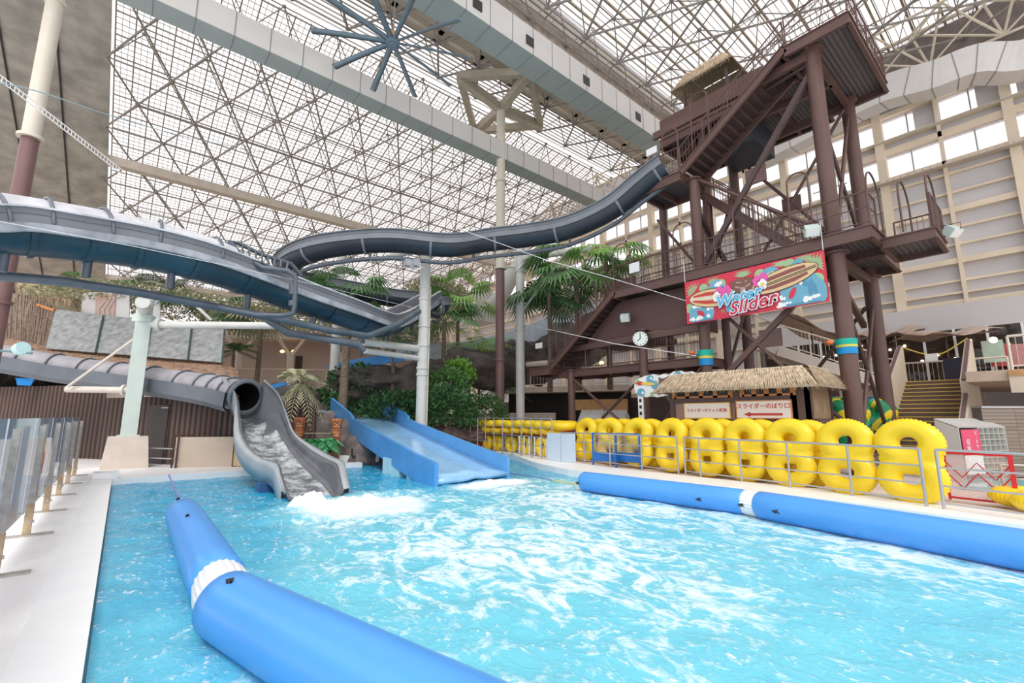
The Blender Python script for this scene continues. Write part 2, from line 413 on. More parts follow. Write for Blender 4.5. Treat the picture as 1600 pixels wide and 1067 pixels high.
# dark band and truss where the roof meets the right wall
g = MB(); g.box((XR-.6, -14, 19.6), (XR-.02, 11, 22.2)); struct(g, 'trim_10', mat('dark_fascia', (.17, .14, .13), .8, var=.2))
g = MB(); prev = None; k = 0; y = -12.
while y < 60:
    z0 = min(20.9, rz(y)) ; a = V((XR-3.2, y, z0+.9)); b = V((XR-1.0, y+.9, z0-.9)); c = V((XR-1.6, y+1.4, z0+1))
    for p, q in ((a, b), (b, c), (a, c)): g.cyl(p, q, .06, 5, cap=False)
    if prev:
        for p, q in zip(prev, (a, b, c)): g.cyl(p, q, .07, 5, cap=False)
        g.cyl(prev[1], a, .06, 5, cap=False); g.cyl(prev[1], c, .06, 5, cap=False); g.cyl(prev[0], b, .05, 5, cap=False)
    prev = (a, b, c); y += 2.7
struct(g, 'trim_11', mat('cream_tube', (.7, .62, .5), .5, var=.1))
# far end wall, below the slope
g = MB(); g.box((-30, 61, 0), (34, 61.3, 11)); struct(g, 'wall_far', mat('far_wall_beige', (.6, .54, .48), .8, var=.15, vs=.5))
# ================================================================ slides
def frames(pts):
    out = []
    for i, p in enumerate(pts):
        d = (pts[min(i+1, len(pts)-1)]-pts[max(i-1, 0)]); d.normalize()
        s = d.cross(V((0, 0, 1))); s.normalize(); out.append((p, s, s.cross(d), d))
    return out
def sweep(mb, pts, prof, closed=False, smooth=True):
    """prof(i, t) or list of (side, up) offsets, carried along pts"""
    fr = frames(pts); n = len(fr)
    mb.grid([[p+s*a+u*b for a, b in (prof(i/(n-1)) if callable(prof) else prof)] for i, (p, s, u, d) in enumerate(fr)], smooth, closed)
    return mb
M_slate = mat('slate_fibreglass', (.135, .155, .185), .38, var=.12, vs=1.5)
M_slate_l = mat('grey_fibreglass', (.185, .205, .235), .38, var=.12, vs=1.5)
M_navy = mat('navy_fibreglass', (.022, .032, .05), .35, var=.2, vs=1.2)
M_teal = mat('teal_blue_fibreglass', (.016, .05, .078), .35, var=.3, vs=1.)
M_pale = mat('pale_worn_fibreglass', (.55, .56, .60), .5, var=.2, vs=2.5)
M_in = mat('flume_interior', (.33, .34, .38), .25, var=.15, vs=2)
M_pipe = mat('dark_slide_pipe', (.09, .11, .14), .4, var=.15)
def arcp(r, a0, a1, n): return [(r*math.sin(math.radians(a0+(a1-a0)*i/n)), -r*math.cos(math.radians(a0+(a1-a0)*i/n))) for i in range(n+1)]
def trough(path, parent, r=.62, wall=.35, belly=M_navy, side=M_slate, rim=M_pale, every=9, pipe=None, rimw=.1):
    out = arcp(r, -90, 90, 12); inn = [(a*.94, b*.94) for a, b in out][::-1]
    mb = MB(); sweep(mb, path, out); mb.build('belly', belly, parent)
    mb = MB(); sweep(mb, path, [(r*.94, wall)]+[(r*.94, 0)]+inn[1:-1]+[(-r*.94, 0), (-r*.94, wall)]); mb.build('channel', M_in, parent)
    for sg in (-1, 1):
        mb = MB(); sweep(mb, path, [(sg*r, -.06), (sg*(r+.05), -.06), (sg*(r+.05), .0), (sg*(r+.01), .02), (sg*(r+.01), wall*.5), (sg*(r+.03), wall*.52), (sg*(r+.01), wall*.56), (sg*(r+.01), wall)], smooth=False); mb.build('side_wall', side, parent)
        mb = MB(); sweep(mb, path, [(sg*(r-.04), wall), (sg*(r+rimw), wall), (sg*(r+rimw), wall-.04), (sg*(r-.04), wall-.04)], True, False); mb.build('rim', rim, parent)
    fr = frames(path)
    for i in range(2, len(fr)-1, every):
        p, s, u, d = fr[i]; mb = MB()
        for k in (-.035, .035)[:1]:
            rows = [[p+d*e+s*a*f+u*b*f for a, b in out] for e, f in ((-.05, 1.0), (-.05, 1.07), (.05, 1.07), (.05, 1.0))]
            mb.grid(rows, False)
            mb.build('flange', side if belly is M_navy else belly, parent)
    if pipe:
        mb = MB(); mb.tube([p-V((0, 0, r+pipe))-s*.0 for p, s, u, d in fr], .09, 8)
        for i in range(4, len(fr)-2, 14): p = fr[i][0]; mb.cyl(p-V((0, 0, r)), p-V((0, 0, r+pipe)), .06, 6)
        mb.build('support_pipe', M_pipe, parent)
PX = lambda L, n=8: ipath([dep(*a) for a in L], n)
# upper flume: leaves the tower and snakes towards the left
up = [(1040, 262, 17.6), (1004, 288, 18.2), (955, 326, 18.8), (890, 356, 19.3), (830, 368, 19.8), (760, 376, 19.8), (700, 384, 19.3), (620, 377, 19.), (560, 379, 18.8), (500, 388, 18.8), (460, 404, 19.4), (446, 424, 20.5), (470, 440, 22.), (540, 452, 23.5), (620, 466, 24), (668, 470, 24), (688, 474, 23), (680, 480, 22.6)]
T = thing('water_slide', 'long dark slate open flume snaking left from the brown tower under the roof', 'water slide', dep(700, 650, 19.3))
trough(PX(up, 6), T, r=.5, wall=.36, pipe=.28, rim=M_slate_l, side=M_slate_l, belly=M_navy)
# middle flume: big trough crossing above the pool edge to the left border
md = [(676, 466, 23.2), (662, 474, 22.5), (640, 487, 21.3), (610, 501, 19.2), (585, 502, 17.4), (540, 486, 15.9), (470, 462, 14.4), (390, 432, 13.), (300, 402, 11.6), (200, 380, 10.6), (100, 365, 9.6), (0, 353, 8.8), (-120, 345, 7.8)]
T = thing('water_slide', 'big blue grey flume sweeping from upper left to the white post, ribbed belly underneath', 'water slide', dep(300, 650, 11.6))
pm = PX(md, 7)
for sg in (-1, 1):
    mb = MB(); sweep(mb, pm, [(sg*.60, -.02), (sg*.72, -.04), (sg*.72, -.2), (sg*.69, -.22), (sg*.69, -.05)], False, False); mb.build('flange_board', mat('weathered_flange', (.33, .36, .41), .5, var=.3, vs=3), T)
trough(pm, T, r=.57, wall=.34, rimw=.07, belly=M_teal, side=M_slate_l, every=6)
cv = [i for i in range(len(pm)) if i >= 6*8]
mb = MB(); sweep(mb, pm[52:], arcp(.55, 88, 272, 10)); ro = mb.build('tube_cover', M_pale, T)
ro.location.z += .12
fr = frames(pm)
for i in range(54, len(pm)-2, 6):
    p, s, u, d = fr[i]; mb = MB()
    mb.tube([p+V((0, 0, .12))+s*a+u*b for a, b in arcp(.6, 80, 280, 12)], .035, 6); mb.build('rib', M_slate, T)
# handrail-like bracket and big hanging pipe brace
mb = MB()
br = [dep(*a) for a in ((358, 378, 12.4), (372, 380, 12.7), (410, 398, 13.), (455, 412, 13.5), (470, 430, 13.8))]
br2 = [dep(*a) for a in ((358, 378, 12.2), (375, 398, 12.4), (410, 418, 12.6), (450, 423, 12.8), (462, 432, 12.9), (460, 480, 12.9), (458, 490, 12.9), (440, 493, 12.9), (400, 492, 12.6), (340, 480, 12.))]
mb.tube(br, .06, 8); mb.tube(br2, .075, 8)
for k in range(9):
    t = k/9; a = dep(368+t*92, 381+t*32, 12.6+t*.9); b = dep(372+t*85, 398+t*25, 12.4+t*.4); mb.cyl(a, b, .03, 5)
mb.cyl(dep(458, 445, 12.9), dep(457, 460, 12.9), .11, 8); mb.cyl(dep(457, 470, 12.9), dep(457, 478, 12.9), .11, 8)
mb.build('pipe_brace', M_pipe, T)
mb = MB(); mb.tube([dep(*a) for a in ((-60, 426, 9), (100, 440, 10), (210, 456, 11), (330, 478, 12.3), (430, 497, 13.3), (520, 517, 14.5), (575, 525, 15.6), (620, 508, 17), (655, 486, 18.4))], .11, 8)
for i in range(4, len(fr)-3, 9): p = fr[i][0]; mb.cyl(p-V((0, 0, .5)), p-V((0, 0, .95)), .09, 6)
mb.build('support_pipe', mat('blue_grey_pipe', (.085, .11, .14), .4, var=.2), T)
mb = MB(); mb.tube([dep(*a) for a in ((415, 497, 14), (450, 520, 14), (560, 538, 15), (568, 548, 15.2))], .12, 8); mb.build('lower_pipe', M_pipe, T)
mb = MB()
for k, (a, b) in enumerate((((228, 445, 11.3), (240, 478, 15.2)), )): mb.cyl(dep(*a), dep(*b), .12, 8)
mb.cyl(dep(228, 476, 11.4), dep(238, 500, 15.), .0001, 4)
# upper loop piece partly hidden behind the post
# lower slide: closed tube with side board, then the open outlet flume
T = thing('water_slide', 'dark grey tube slide along the fence ending in an open flume pouring into the pool', 'water slide', dep(388, 650, 15))
lo = PX([(-110, 545, 16.4), (0, 560, 17), (100, 577, 17.4), (200, 590, 17.3), (300, 604, 16.6), (350, 612, 15.9), (384, 620, 15.2)], 8)
mb = MB(); sweep(mb, lo, arcp(.52, 0, 330, 14)+[], True); mb.build('tube', mat('dusty_tube', (.36, .35, .38), .5, var=.2, vs=2), T)
fr = frames(lo); mb = MB(); sweep(mb, lo, [(-.6, .10), (-.6, -.34), (-.5, -.5), (-.54, -.5), (-.67, -.34), (-.67, .10)], True, False)
sd = mb.build('side_board', M_slate, T)
mb = MB(); sweep(mb, lo, [(.6, .10), (.6, -.34), (.5, -.5), (.54, -.5), (.67, -.34), (.67, .10)], True, False); mb.build('side_board', M_slate, T)
for i in range(3, len(fr), 4):
    p, s, u, d = fr[i]; mb = MB(); mb.tube([p+s*a+u*b for a, b in arcp(.55, 60, 300, 12)], .035, 6); mb.build('rib', M_slate, T)
mouth = lo[-1]; p, s, u, d = fr[-1]
mb = MB(); mb.tube([p+s*a+u*b for a, b in arcp(.52, 0, 345, 22)], .075, 8, True); mb.build('mouth_ring', M_slate_l, T)
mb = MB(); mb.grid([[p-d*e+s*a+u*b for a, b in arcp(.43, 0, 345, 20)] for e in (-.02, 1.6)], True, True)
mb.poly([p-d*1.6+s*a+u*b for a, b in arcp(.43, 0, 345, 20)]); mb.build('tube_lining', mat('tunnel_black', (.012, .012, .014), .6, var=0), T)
# outlet flume: left rim, left foot, floor, right foot, right rim at each station (photo-surveyed)
def st(l, lf, c, rf, r): return [dep(*q) for q in (l, lf, c, rf, r)]
sec = [st((352, 592, 15.3), (358, 640, 15.2), (385, 652, 15.2), (404, 640, 15.2), (412, 596, 15.6)),
       st((368, 618, 14.6), (370, 660, 14.4), (392, 672, 14.6), (428, 655, 15.), (434, 618, 15.4)),
       st((372, 650, 13.9), (378, 684, 13.8), (404, 694, 14.), (444, 678, 14.5), (447, 650, 14.9)),
       st((376, 680, 13.1), (388, 705, 13.1), (416, 712, 13.4), (456, 700, 13.9), (459, 680, 14.2)),
       st((390, 704, 12.4), (402, 724, 12.4), (432, 734, 12.7), (474, 722, 13.2), (484, 702, 13.4)),
       st((412, 720, 11.8), (420, 740, 11.8), (448, 752, 12.), (496, 744, 12.5), (510, 718, 12.7)),
       st((432, 727, 11.3), (437, 752, 11.3), (468, 766, 11.4), (514, 760, 11.8), (528, 727, 12.)),
       st((438, 745, 10.9), (446, 775, 10.8), (486, 781, 10.9), (522, 774, 11.3), (533, 745, 11.5)),
       st((446, 772, 10.6), (456, 784, 10.5), (492, 786, 10.6), (528, 779, 11.), (538, 768, 11.2))]
ra = [ipath([s_[k] for s_ in sec], 5) for k in range(5)]
rows = []
for i in range(len(ra[0])):
    c = [ra[k][i] for k in range(5)]; rows.append(ipath(c, 4))
mb = MB(); mb.grid(rows); fl = mb.build('outlet_flume', mat('outlet_dark', (.115, .12, .14), .25, var=.15, vs=2), T)
def thick(o, t, off=-1):
    md_ = o.modifiers.new('thickness', 'SOLIDIFY'); md_.thickness = t; md_.offset = off
thick(fl, .06)
for k, sg in ((0, -1), (4, 1)):
    mb = MB(); L_ = ra[k]; F_ = ra[1 if k == 0 else 3]
    rr = []
    for a, b in zip(L_, F_):
        o_ = (a-b); o_.z = 0
        o_ = o_.normalized() if o_.length > .01 else V((sg, 0, 0))
        rr.append([a, a+V((0, 0, .05)), a+o_*.16+V((0, 0, .05)), a+o_*.18-V((0, 0, .06)), a+o_*.16-V((0, 0, .2)), a+o_*.1-V((0, 0, .48))])
    mb.grid(rr, True); q = mb.build('flume_rim', mat('rim_grey', (.36, .39, .41), .4, var=.1), T); thick(q, .03)
# water running down the flume
mb = MB(); mb.grid([[r_[k]+V((0, 0, .075+.008*math.sin(i*1.3+k))) for k in range(4, 12)] for i, r_ in enumerate(rows[2:])])
def foam_mat():
    m = mat('running_water', (.8, .85, .88), .3, var=0, bump=.6, bs=18); nt = m.node_tree; N = nt.nodes; L = nt.links; b = N['Principled BSDF']
    tc = N.new('ShaderNodeTexCoord'); t = N.new('ShaderNodeTexNoise'); t.inputs['Scale'].default_value = 2.6; t.inputs['Detail'].default_value = 7; t.inputs['Roughness'].default_value = .7
    L.new(tc.outputs['Object'], t.inputs[0]); r = N.new('ShaderNodeMapRange'); r.inputs['From Min'].default_value = .40; r.inputs['From Max'].default_value = .60; r.inputs['To Max'].default_value = .7
    L.new(t.outputs['Fac'], r.inputs[0]); L.new(r.outputs[0], b.inputs['Alpha']); return m
q = mb.build('running_water', foam_mat(), None); tag(q, 'thin white sheet of water running down the dark outlet flume', 'water'); q['kind'] = 'stuff'
# support column leg of the outlet in the water
mb = MB(); mb.box((2.7, 12.6, -1.6), (3.1, 13.0, .1)); mb.build('outlet_leg', mat('deep_blue_block', (.03, .1, .25), .5), T)
# ---- light blue open slide
M_sb = mat('sky_blue_fibreglass', (.12, .38, .74), .3, var=.06, vs=1.5)
M_sb2 = mat('deep_sky_blue_fibreglass', (.08, .33, .72), .3, var=.1, vs=1.5)
M_sbi = mat('wet_pale_blue', (.30, .55, .84), .15, var=.1, vs=2)
T = thing('pool_slide', 'wide light blue open slide running down into the pool past the tiki posts', 'slide', (8, 15, 0))
def bs(t):   # t=0 top, 1 in water
    yy = 20.5-9.6*t; z = 1.45-1.75*t+.28*math.sin(t*math.pi*1.0)*(-1 if t > .6 else -.4)
    return yy, 1.5*(1-t)**1.05-.10*t, 7.35-.75*t, 9.75-.6*t
def brow(t, dz=0, a=0, b=0): yy, z, xl, xr = bs(t); return [V((xl+a, yy, z+dz)), V((xr+b, yy+.25, z+dz))]
N_ = 16
mb = MB(); mb.grid([[brow(i/N_)[0].lerp(brow(i/N_)[1], k/6)+V((0, 0, (.05 if k == 3 else 0))) for k in range(7)] for i in range(N_+1)]); q = mb.build('slide_floor', M_sbi, T); thick(q, .12)
def bh(t): return .5
for sd_, w_ in ((0, -1), (1, 1)):
    mb = MB(); rr = []
    for i in range(1, N_+1):
        t = i/N_; p = brow(t)[sd_]; h = .42+.14*t; b0 = .22
        if t < .12 and sd_ == 0: pass
        rr.append([p+V((0, 0, -b0)), p+V((0, 0, h)), p+V((w_*.12, 0, h)), p+V((w_*.12, 0, -b0))])
    mb.grid(rr, False, True); mb.poly(rr[-1]); mb.poly(rr[0][::-1]); mb.build('slide_wall', M_sb2 if sd_ == 0 else M_sb, T)
    # raised guard at the top
    p0, p1 = brow(-.12)[sd_], brow(.22)[sd_]
    mb = MB(); mb.prism([p0+V((w_*.02, 0, .12)), p1+V((w_*.02, 0, .1)), p1+V((w_*.02, 0, .55)), p1+V((w_*.02, .4, .72)), p0+V((w_*.02, 0, .82))], (w_*.12, 0, 0)); mb.build('top_guard', M_sb2, T)
mb = MB(); yy, z, xl, xr = bs(0); mb.box((xl-.1, yy, z-.3), (xr, yy+3, z-.02)); mb.build('top_platform', mat('pale_teal', (.35, .62, .62), .5), T)
for (x0, x1, y0, y1, z1) in ((6.72, 8.6, 13.4, 14.6, .36), (6.66, 8.6, 12.0, 12.8, .1)):
    mb = MB(); mb.box((x0, y0, -1.6), (x1, y1, z1)); mb.build('pedestal', mat('pale_blue_block', (.45, .72, .82), .6), T)
# water film and splash mounds
def splash(cx, cy, rx, ry, h, seed, name, label):
    mb = MB(); rows = []
    for i in range(33):
        r = i/32; row = []
        for j in range(48):
            a = j/48*2*math.pi; x = cx+rx*r*math.cos(a); y = cy+ry*r*math.sin(a)
            e = (1-r*r)**1.2; k = noise.noise(V((x*2.2, y*2.2, seed)))*.6+noise.noise(V((x*6, y*6, seed)))*.35+noise.noise(V((x*14, y*14, seed)))*.18
            row.append(V((x, y, WZ-.03+h*e*(.75+k))))
        rows.append(row)
    mb.grid(rows, True, True); o = mb.build(name, mat('foam_white', (.93, .95, .96), .7, var=.03, vs=6, bump=.5, bs=12), None)
    tag(o, label, 'foam'); o['kind'] = 'stuff'
splash(3.9, 9.9, .9, .6, .2, 1, 'foam', 'white foam boiling up below the dark flume outlet')
splash(3.2, 10.4, .5, .35, .35, 5, 'foam', 'white splash at the lip of the dark flume')
splash(8.0, 10.35, 1.45, .4, .12, 3, 'foam', 'white foam band at the foot of the light blue slide')
# ================================================================ floats and ropes
M_fl = mat('float_blue_vinyl', (.085, .34, .82), .32, var=.04, vs=2)
M_fw = mat('float_white_vinyl', (.85, .86, .88), .4, var=.03)
M_blk = mat('black_plastic', (.02, .02, .02), .4, var=0)
def float_(name, label, pts, r, e0, e1, clips):
    T = thing(name, label, 'pool float', pts[0], 'blue inflatable tubes bordering the landing pool')
    P_ = [V(p) for p in pts]; a, b = P_[0], P_[-1]
    L_ = sum((P_[i+1]-P_[i]).length for i in range(len(P_)-1))
    d0 = (P_[1]-P_[0]).normalized(); d1 = (P_[-1]-P_[-2]).normalized()
    Q = [a-d0*.10*0]+P_[1:-1]+[b]
    full = ipath(P_, 8) if len(P_) > 2 else [a.lerp(b, i/10) for i in range(11)]
    full = [full[0]-d0*.09, full[0]-d0*.06, full[0]-d0*.01]+full[1:-1]+[full[-1]+d1*.01, full[-1]+d1*.06, full[-1]+d1*.09]
    n = len(full); rad = [r*.5, r*.86, r*.99]+[r]*(n-6)+[r*.99, r*.86, r*.5]
    mb = MB(); mb.tube(full, lambda t: rad[round(t*(n-1))], 28); mb.build('vinyl_tube', M_fl, T)
    for k, t in enumerate(clips):
        p = full[0].lerp(full[-1], t); i = min(n-1, int(t*(n-1))); p = full[i]
        d = (full[min(i+1, n-1)]-full[max(i-1, 0)]).normalized(); s = d.cross(V((0, 0, 1))).normalized()
        if s.dot(-p) < 0: s = -s
        c = p+(s*.35+V((0, 0, .94))).normalized()*r if label.startswith('near') else p+(s*.97+V((0, 0, -.1))).normalized()*r
        mb = MB(); mb.ball(c, .028, 8, 5); mb.bar(c-d*.05, c+d*.05+V((0, 0, .03)), .02, .02); mb.bar(c+d*.02, c+d*.07-V((0, 0, .02)), .02, .015); mb.build('strap_clip', M_blk, T)
    return T
def joint(label, a, b, r):
    a, b = V(a), V(b); d = (b-a).normalized(); n = 9; rows = []; x = d.orthogonal().normalized(); y = d.cross(x)
    for i in range(n):
        t = i/(n-1); p = a.lerp(b, t); k = r*(.80+.06*math.sin(t*math.pi))
        rows.append([p+(x*math.cos(q)+y*math.sin(q))*k*(1+.03*math.cos(q*22)) for q in (2*math.pi*j/88 for j in range(88))])
    mb = MB(); mb.grid(rows, True, True); o = mb.build('float_joint', M_fw, None); tag(o, label, 'float connector', 'white connectors between the blue tubes')
ZF = .1
F = lambda x, y, z=ZF: onz(x, y, z)
fa, fb = F(286, 802), F(341, 908); fc, fd = F(356, 945), V((0, 0, 0))
fd = fc+(onz(620, 1088, .1)-fc)*1.5
float_('pool_float', 'near left blue float segment pointing away with two black clips', [fa, fb], .245, 0, 1, (.1, .45))
float_('pool_float', 'near big blue float segment cut by the bottom border', [fc, (fc+fd)/2, fd], .27, 0, 1, (.16, .9))
joint('white pleated connector between the two near blue floats', fb+(fc-fb)*.1, fc-(fc-fb)*.0, .27)
ra_, rb_ = F(914, 752), F(1160, 784); rc_, rd_ = F(1190, 789), F(1720, 880)
float_('pool_float', 'far right blue float lying along the ring racks', [ra_, rb_], .235, 0, 1, (.1, .75, .95))
float_('pool_float', 'right blue float running out of the right border', [rc_, rd_], .245, 0, 1, (.25, .8))
joint('white connector between the two right blue floats', rb_, rc_, .25)
def rope(label, pts, r, m, cat='rope', group=None, name='rope'):
    mb = MB(); mb.tube(pts, r, 6); o = mb.build(name, m, None); tag(o, label, cat, group); return o
M_yr = mat('yellow_rope', (.8, .6, .12), .6); M_br = mat('blue_rope', (.12, .2, .5), .6); M_pr = mat('purple_rope', (.25, .25, .6), .6)
rope('dark blue lane rope from the light blue slide towards the right float', [onz(788, 738, -.08), onz(830, 744, -.08), onz(862, 750, -.08)], .015, M_br)
rope('yellow lane rope floating in front of the right blue floats', ipath([onz(x, y, -.09) for x, y in ((862, 750), (905, 757), (960, 768), (1080, 782), (1170, 800), (1230, 810), (1330, 832), (1440, 852), (1530, 872))], 5), .015, M_yr)
rope('purple rope tying the near float to the far pool edge', [onz(264, 742, .1), onz(270, 757, -.05), onz(279, 775, 0), onz(284, 790, .25)], .02, M_pr)
# dark drain discs seen through the water
# ================================================================ slide tower of brown steel
M_br1 = mat('brown_steel', (.125, .066, .056), .42, var=.12, vs=1.5)
M_br2 = mat('dark_brown_steel', (.078, .046, .043), .5, var=.15, vs=1.5)
M_brp = mat('brown_sheet', (.12, .062, .055), .6, var=.1, vs=1)
M_und = stripe('ribbed_deck_underside', (.10, .08, .085), (.16, .135, .14), 'Y', 2.2, .5, bump=.4)
M_chr = mat('galvanised', (.5, .5, .52), .35, metal=.6, var=.05)
M_wht = mat('plain_white', (.85, .85, .86), .5, var=.02)
TW = thing('slide_tower', 'tall brown steel tower with zigzag stairs and walkways above the ticket hut', 'tower', (16.5, 6, 0))
def colm(x, y, z0, z1, r=.23, m=M_br1, parent=TW, plate=True):
    mb = MB(); mb.cyl((x, y, z0), (x, y, z1), r, 20)
    if plate: mb.cyl((x, y, z1-.05), (x, y, z1), r*1.5, 12)
    return mb.build('column', m, parent)
cA, cB, cC, cD = (16.5, 4.0), (20.4, 4.0), (16.5, 8.4), (20.2, 8.4)
for (x, y), z0, z1, r in ((cA, 0, 6.7, .24), (cA, 7.2, 13.8, .23), (cB, 0, 6.7, .23), (cB, 6.7, 13.8, .22), (cC, 0, 6.7, .2), (cC, 7.2, 11.0, .2), (cD, 0, 13.9, .2), ((16.5, 11.1), 0, 5.3, .18), ((16.5, 15.2), 0, 3.9, .17), ((18.3, 8.4), 0, 6.7, .15), ((19.3, 11.5), 0, 13.9, .18), ((17.9, 8.6), 7.2, 13.9, .18)):
    colm(x, y, z0, z1, r)
mb = MB(); mb.cyl((16.5, 4.0, 7.15), (16.5, 4.0, 7.32), .36, 16); mb.build('column_collar', M_br2, TW)
def chan(mb, a, b, h=.4, fl=.12):
    """channel beam: web plus two flanges"""
    a, b = V(a), V(b); mb.bar(a, b, .03, h); mb.bar(a+V((0, 0, h/2)), b+V((0, 0, h/2)), fl, .04); mb.bar(a-V((0, 0, h/2)), b-V((0, 0, h/2)), fl, .04)
def deck(name, x0, x1, y0, y1, z, h=.36):
    mb = MB(); mb.box((x0+.02, y0+.02, z-.1), (x1-.02, y1-.02, z-.02)); mb.build(name, M_und, TW)
    mb = MB()
    for a, b in (((x0, y0), (x0, y1)), ((x1, y0), (x1, y1)), ((x0, y0), (x1, y0)), ((x0, y1), (x1, y1))): chan(mb, (*a, z-h/2), (*b, z-h/2), h)
    y = y0+1.2
    while y < y1-.5: mb.bar((x0, y, z-.28), (x1, y, z-.28), .1, .22); y += 1.6
    mb.build('edge_beam', M_br1, TW)
deck('walkway', 16.0, 18.1, 2.97, 12.1, 7.15)
deck('walkway', 17.0, 18.9, 1.75, 2.93, 6.95, .28)
deck('walkway', 18.25, 20.8, 3.2, 5.2, 7.15)
deck('top_platform', 16.0, 20.85, 2.85, 4.66, 14.1)
deck('launch_deck', 17.6, 21.3, 4.7, 10.4, 14.1)
deck('landing', 16.0, 17.9, 8.7, 10.6, 11.3)
deck('landing', 15.95, 17.3, 16.1, 17.6, 4.1)
deck('lower_walkway', 16.6, 18.2, 8.5, 16, 3.9, .3)
def rail(name, pts, h=1.05, nr=2, post=1.3, bal=.13, m=M_br1, parent=TW, r=.022, pm=None):
    """railing over a polyline: top rail, lower rail, posts, balusters"""
    mb = MB(); P_ = [V(p) for p in pts]; U_ = V((0, 0, 1))
    for a, b in zip(P_, P_[1:]):
        mb.cyl(a+U_*h, b+U_*h, r*1.2, 6, cap=False)
        for k in range(1, nr): mb.cyl(a+U_*(.12+(h-.12)*(k-1)/max(1, nr-1) if nr > 2 else .12), b+U_*(.12+(h-.12)*(k-1)/max(1, nr-1) if nr > 2 else .12), r*.8, 5, cap=False)
    mb.build('rails', m, parent)
    if bal:
        mb = MB()
        for a, b in zip(P_, P_[1:]):
            n = int((b-a).length/bal)
            for i in range(1, n): p = a.lerp(b, i/n); mb.cyl(p+U_*.1, p+U_*h, .009, 4, cap=False)
        mb.build('balusters', m, parent)
    for a, b in zip(P_, P_[1:]):
        n = max(1, round((b-a).length/post))
        for i in range(n+(b == P_[-1])):
            p = a.lerp(b, i/n); mb = MB(); mb.cyl(p, p+U_*h, r*1.15, 6); mb.build('post', pm or m, parent)
rail('r', [(16.0, 12.1, 7.15), (16.0, 2.97, 7.15), (16.9, 2.97, 7.15)], 1.05, 3, 1.6, .16)
rail('r', [(18.1, 12.1, 7.15), (18.1, 5.3, 7.15)], 1.05, 3, 1.8, .16)
rail('r', [(17.0, 1.75, 6.95), (18.9, 1.75, 6.95), (18.9, 2.9, 6.95)], 1.05, 3, .95, .14)
rail('r', [(16.0, 4.6, 14.1), (16.0, 2.85, 14.1), (20.85, 2.85, 14.1), (20.85, 4.6, 14.1)], 1.1, 3, 1.2, .15)
rail('r', [(16.0, 10.6, 11.3), (16.0, 8.75, 11.3)], 1.05, 3, 1.0, .12)
rail('r', [(16.0, 10.6, 11.3), (17.8, 10.6, 11.3)], 1.05, 3, 1.0, .12)
def flight(x0, x1, a, b, n, soff=True, rl=(0,)):
    """stair flight from a=(y,z) up to b=(y,z)"""
    (ya, za), (yb, zb) = a, b
    mb = MB()
    for i in range(n):
        t = i/n; y = ya+(yb-ya)*t; z = za+(zb-za)*(t+1/n); y2 = ya+(yb-ya)*(t+1/n)
        mb.box((x0, min(y, y2), z-.04), (x1, max(y, y2), z)); mb.bar((x0, y2, z-.02+(zb-za)/n/2), (x1, y2, z-.02+(zb-za)/n/2), .03, (zb-za)/n+.03)
    mb.build('stair_flight', M_br2, TW)
    for x in (x0, x1):
        mb = MB(); chan(mb, (x, ya, za-.05), (x, yb, zb-.05), .32, .1); mb.build('stringer', M_br1, TW)
        if x in rl or (x == x0 and 0 in rl): rail('r', [(x, ya, za), (x, yb, zb)], 1.0, 3, 1.2, .16)
flight(16.0, 17.5, (8.65, 11.3), (4.66, 14.1), 16)
flight(17.75, 19.0, (5.0, 7.15), (9.0, 11.2), 20, rl=(0, 19.0))
flight(16.0, 17.5, (16.1, 4.1), (12.1, 7.15), 17)
# brown sheet parapets along the stairs
mb = MB(); mb.box((17.6, 5.9, 14.15), (17.64, 10.4, 15.1)); mb.build('parapet_sheet', M_brp, TW)
mb = MB(); mb.prism([(17.5, 15.6, 4.2), (17.5, 12.0, 7.1), (17.5, 12.0, 8.1), (17.5, 13.9, 8.1), (17.5, 13.9, 7.0), (17.5, 15.6, 6.7)], (.05, 0, 0)); mb.build('parapet_sheet', M_brp, TW)
# enclosed room under the walkway
mb = MB(); mb.box((16.7, 9.2, 5.2), (16.75, 12.2, 6.8)); mb.prism([(16.7, 12.2, 5.2), (16.7, 12.2, 6.8), (16.7, 12.5, 6.7), (16.7, 14.3, 5.2)], (.05, 0, 0))
mb.box((16.7, 11.1, 4.95), (19.2, 14.3, 5.2)); mb.box((16.75, 9.15, 5.2), (19.2, 9.2, 6.8)); mb.build('machine_room', M_brp, TW)
for a, b in (((16.6, 16.2, 4.9), (16.6, 8.4, 5.05)), ((16.6, 16.5, 3.7), (16.6, 8.4, 3.7)), ((18.2, 16.5, 3.7), (18.2, 8.4, 3.7))): mb = MB(); mb.bar(a, b, .18, .26); mb.build('beam', M_br1, TW)
rail('r', [(16.6, 15.8, 3.9), (16.6, 8.6, 3.9)], 1.05, 3, 1.5, .14)
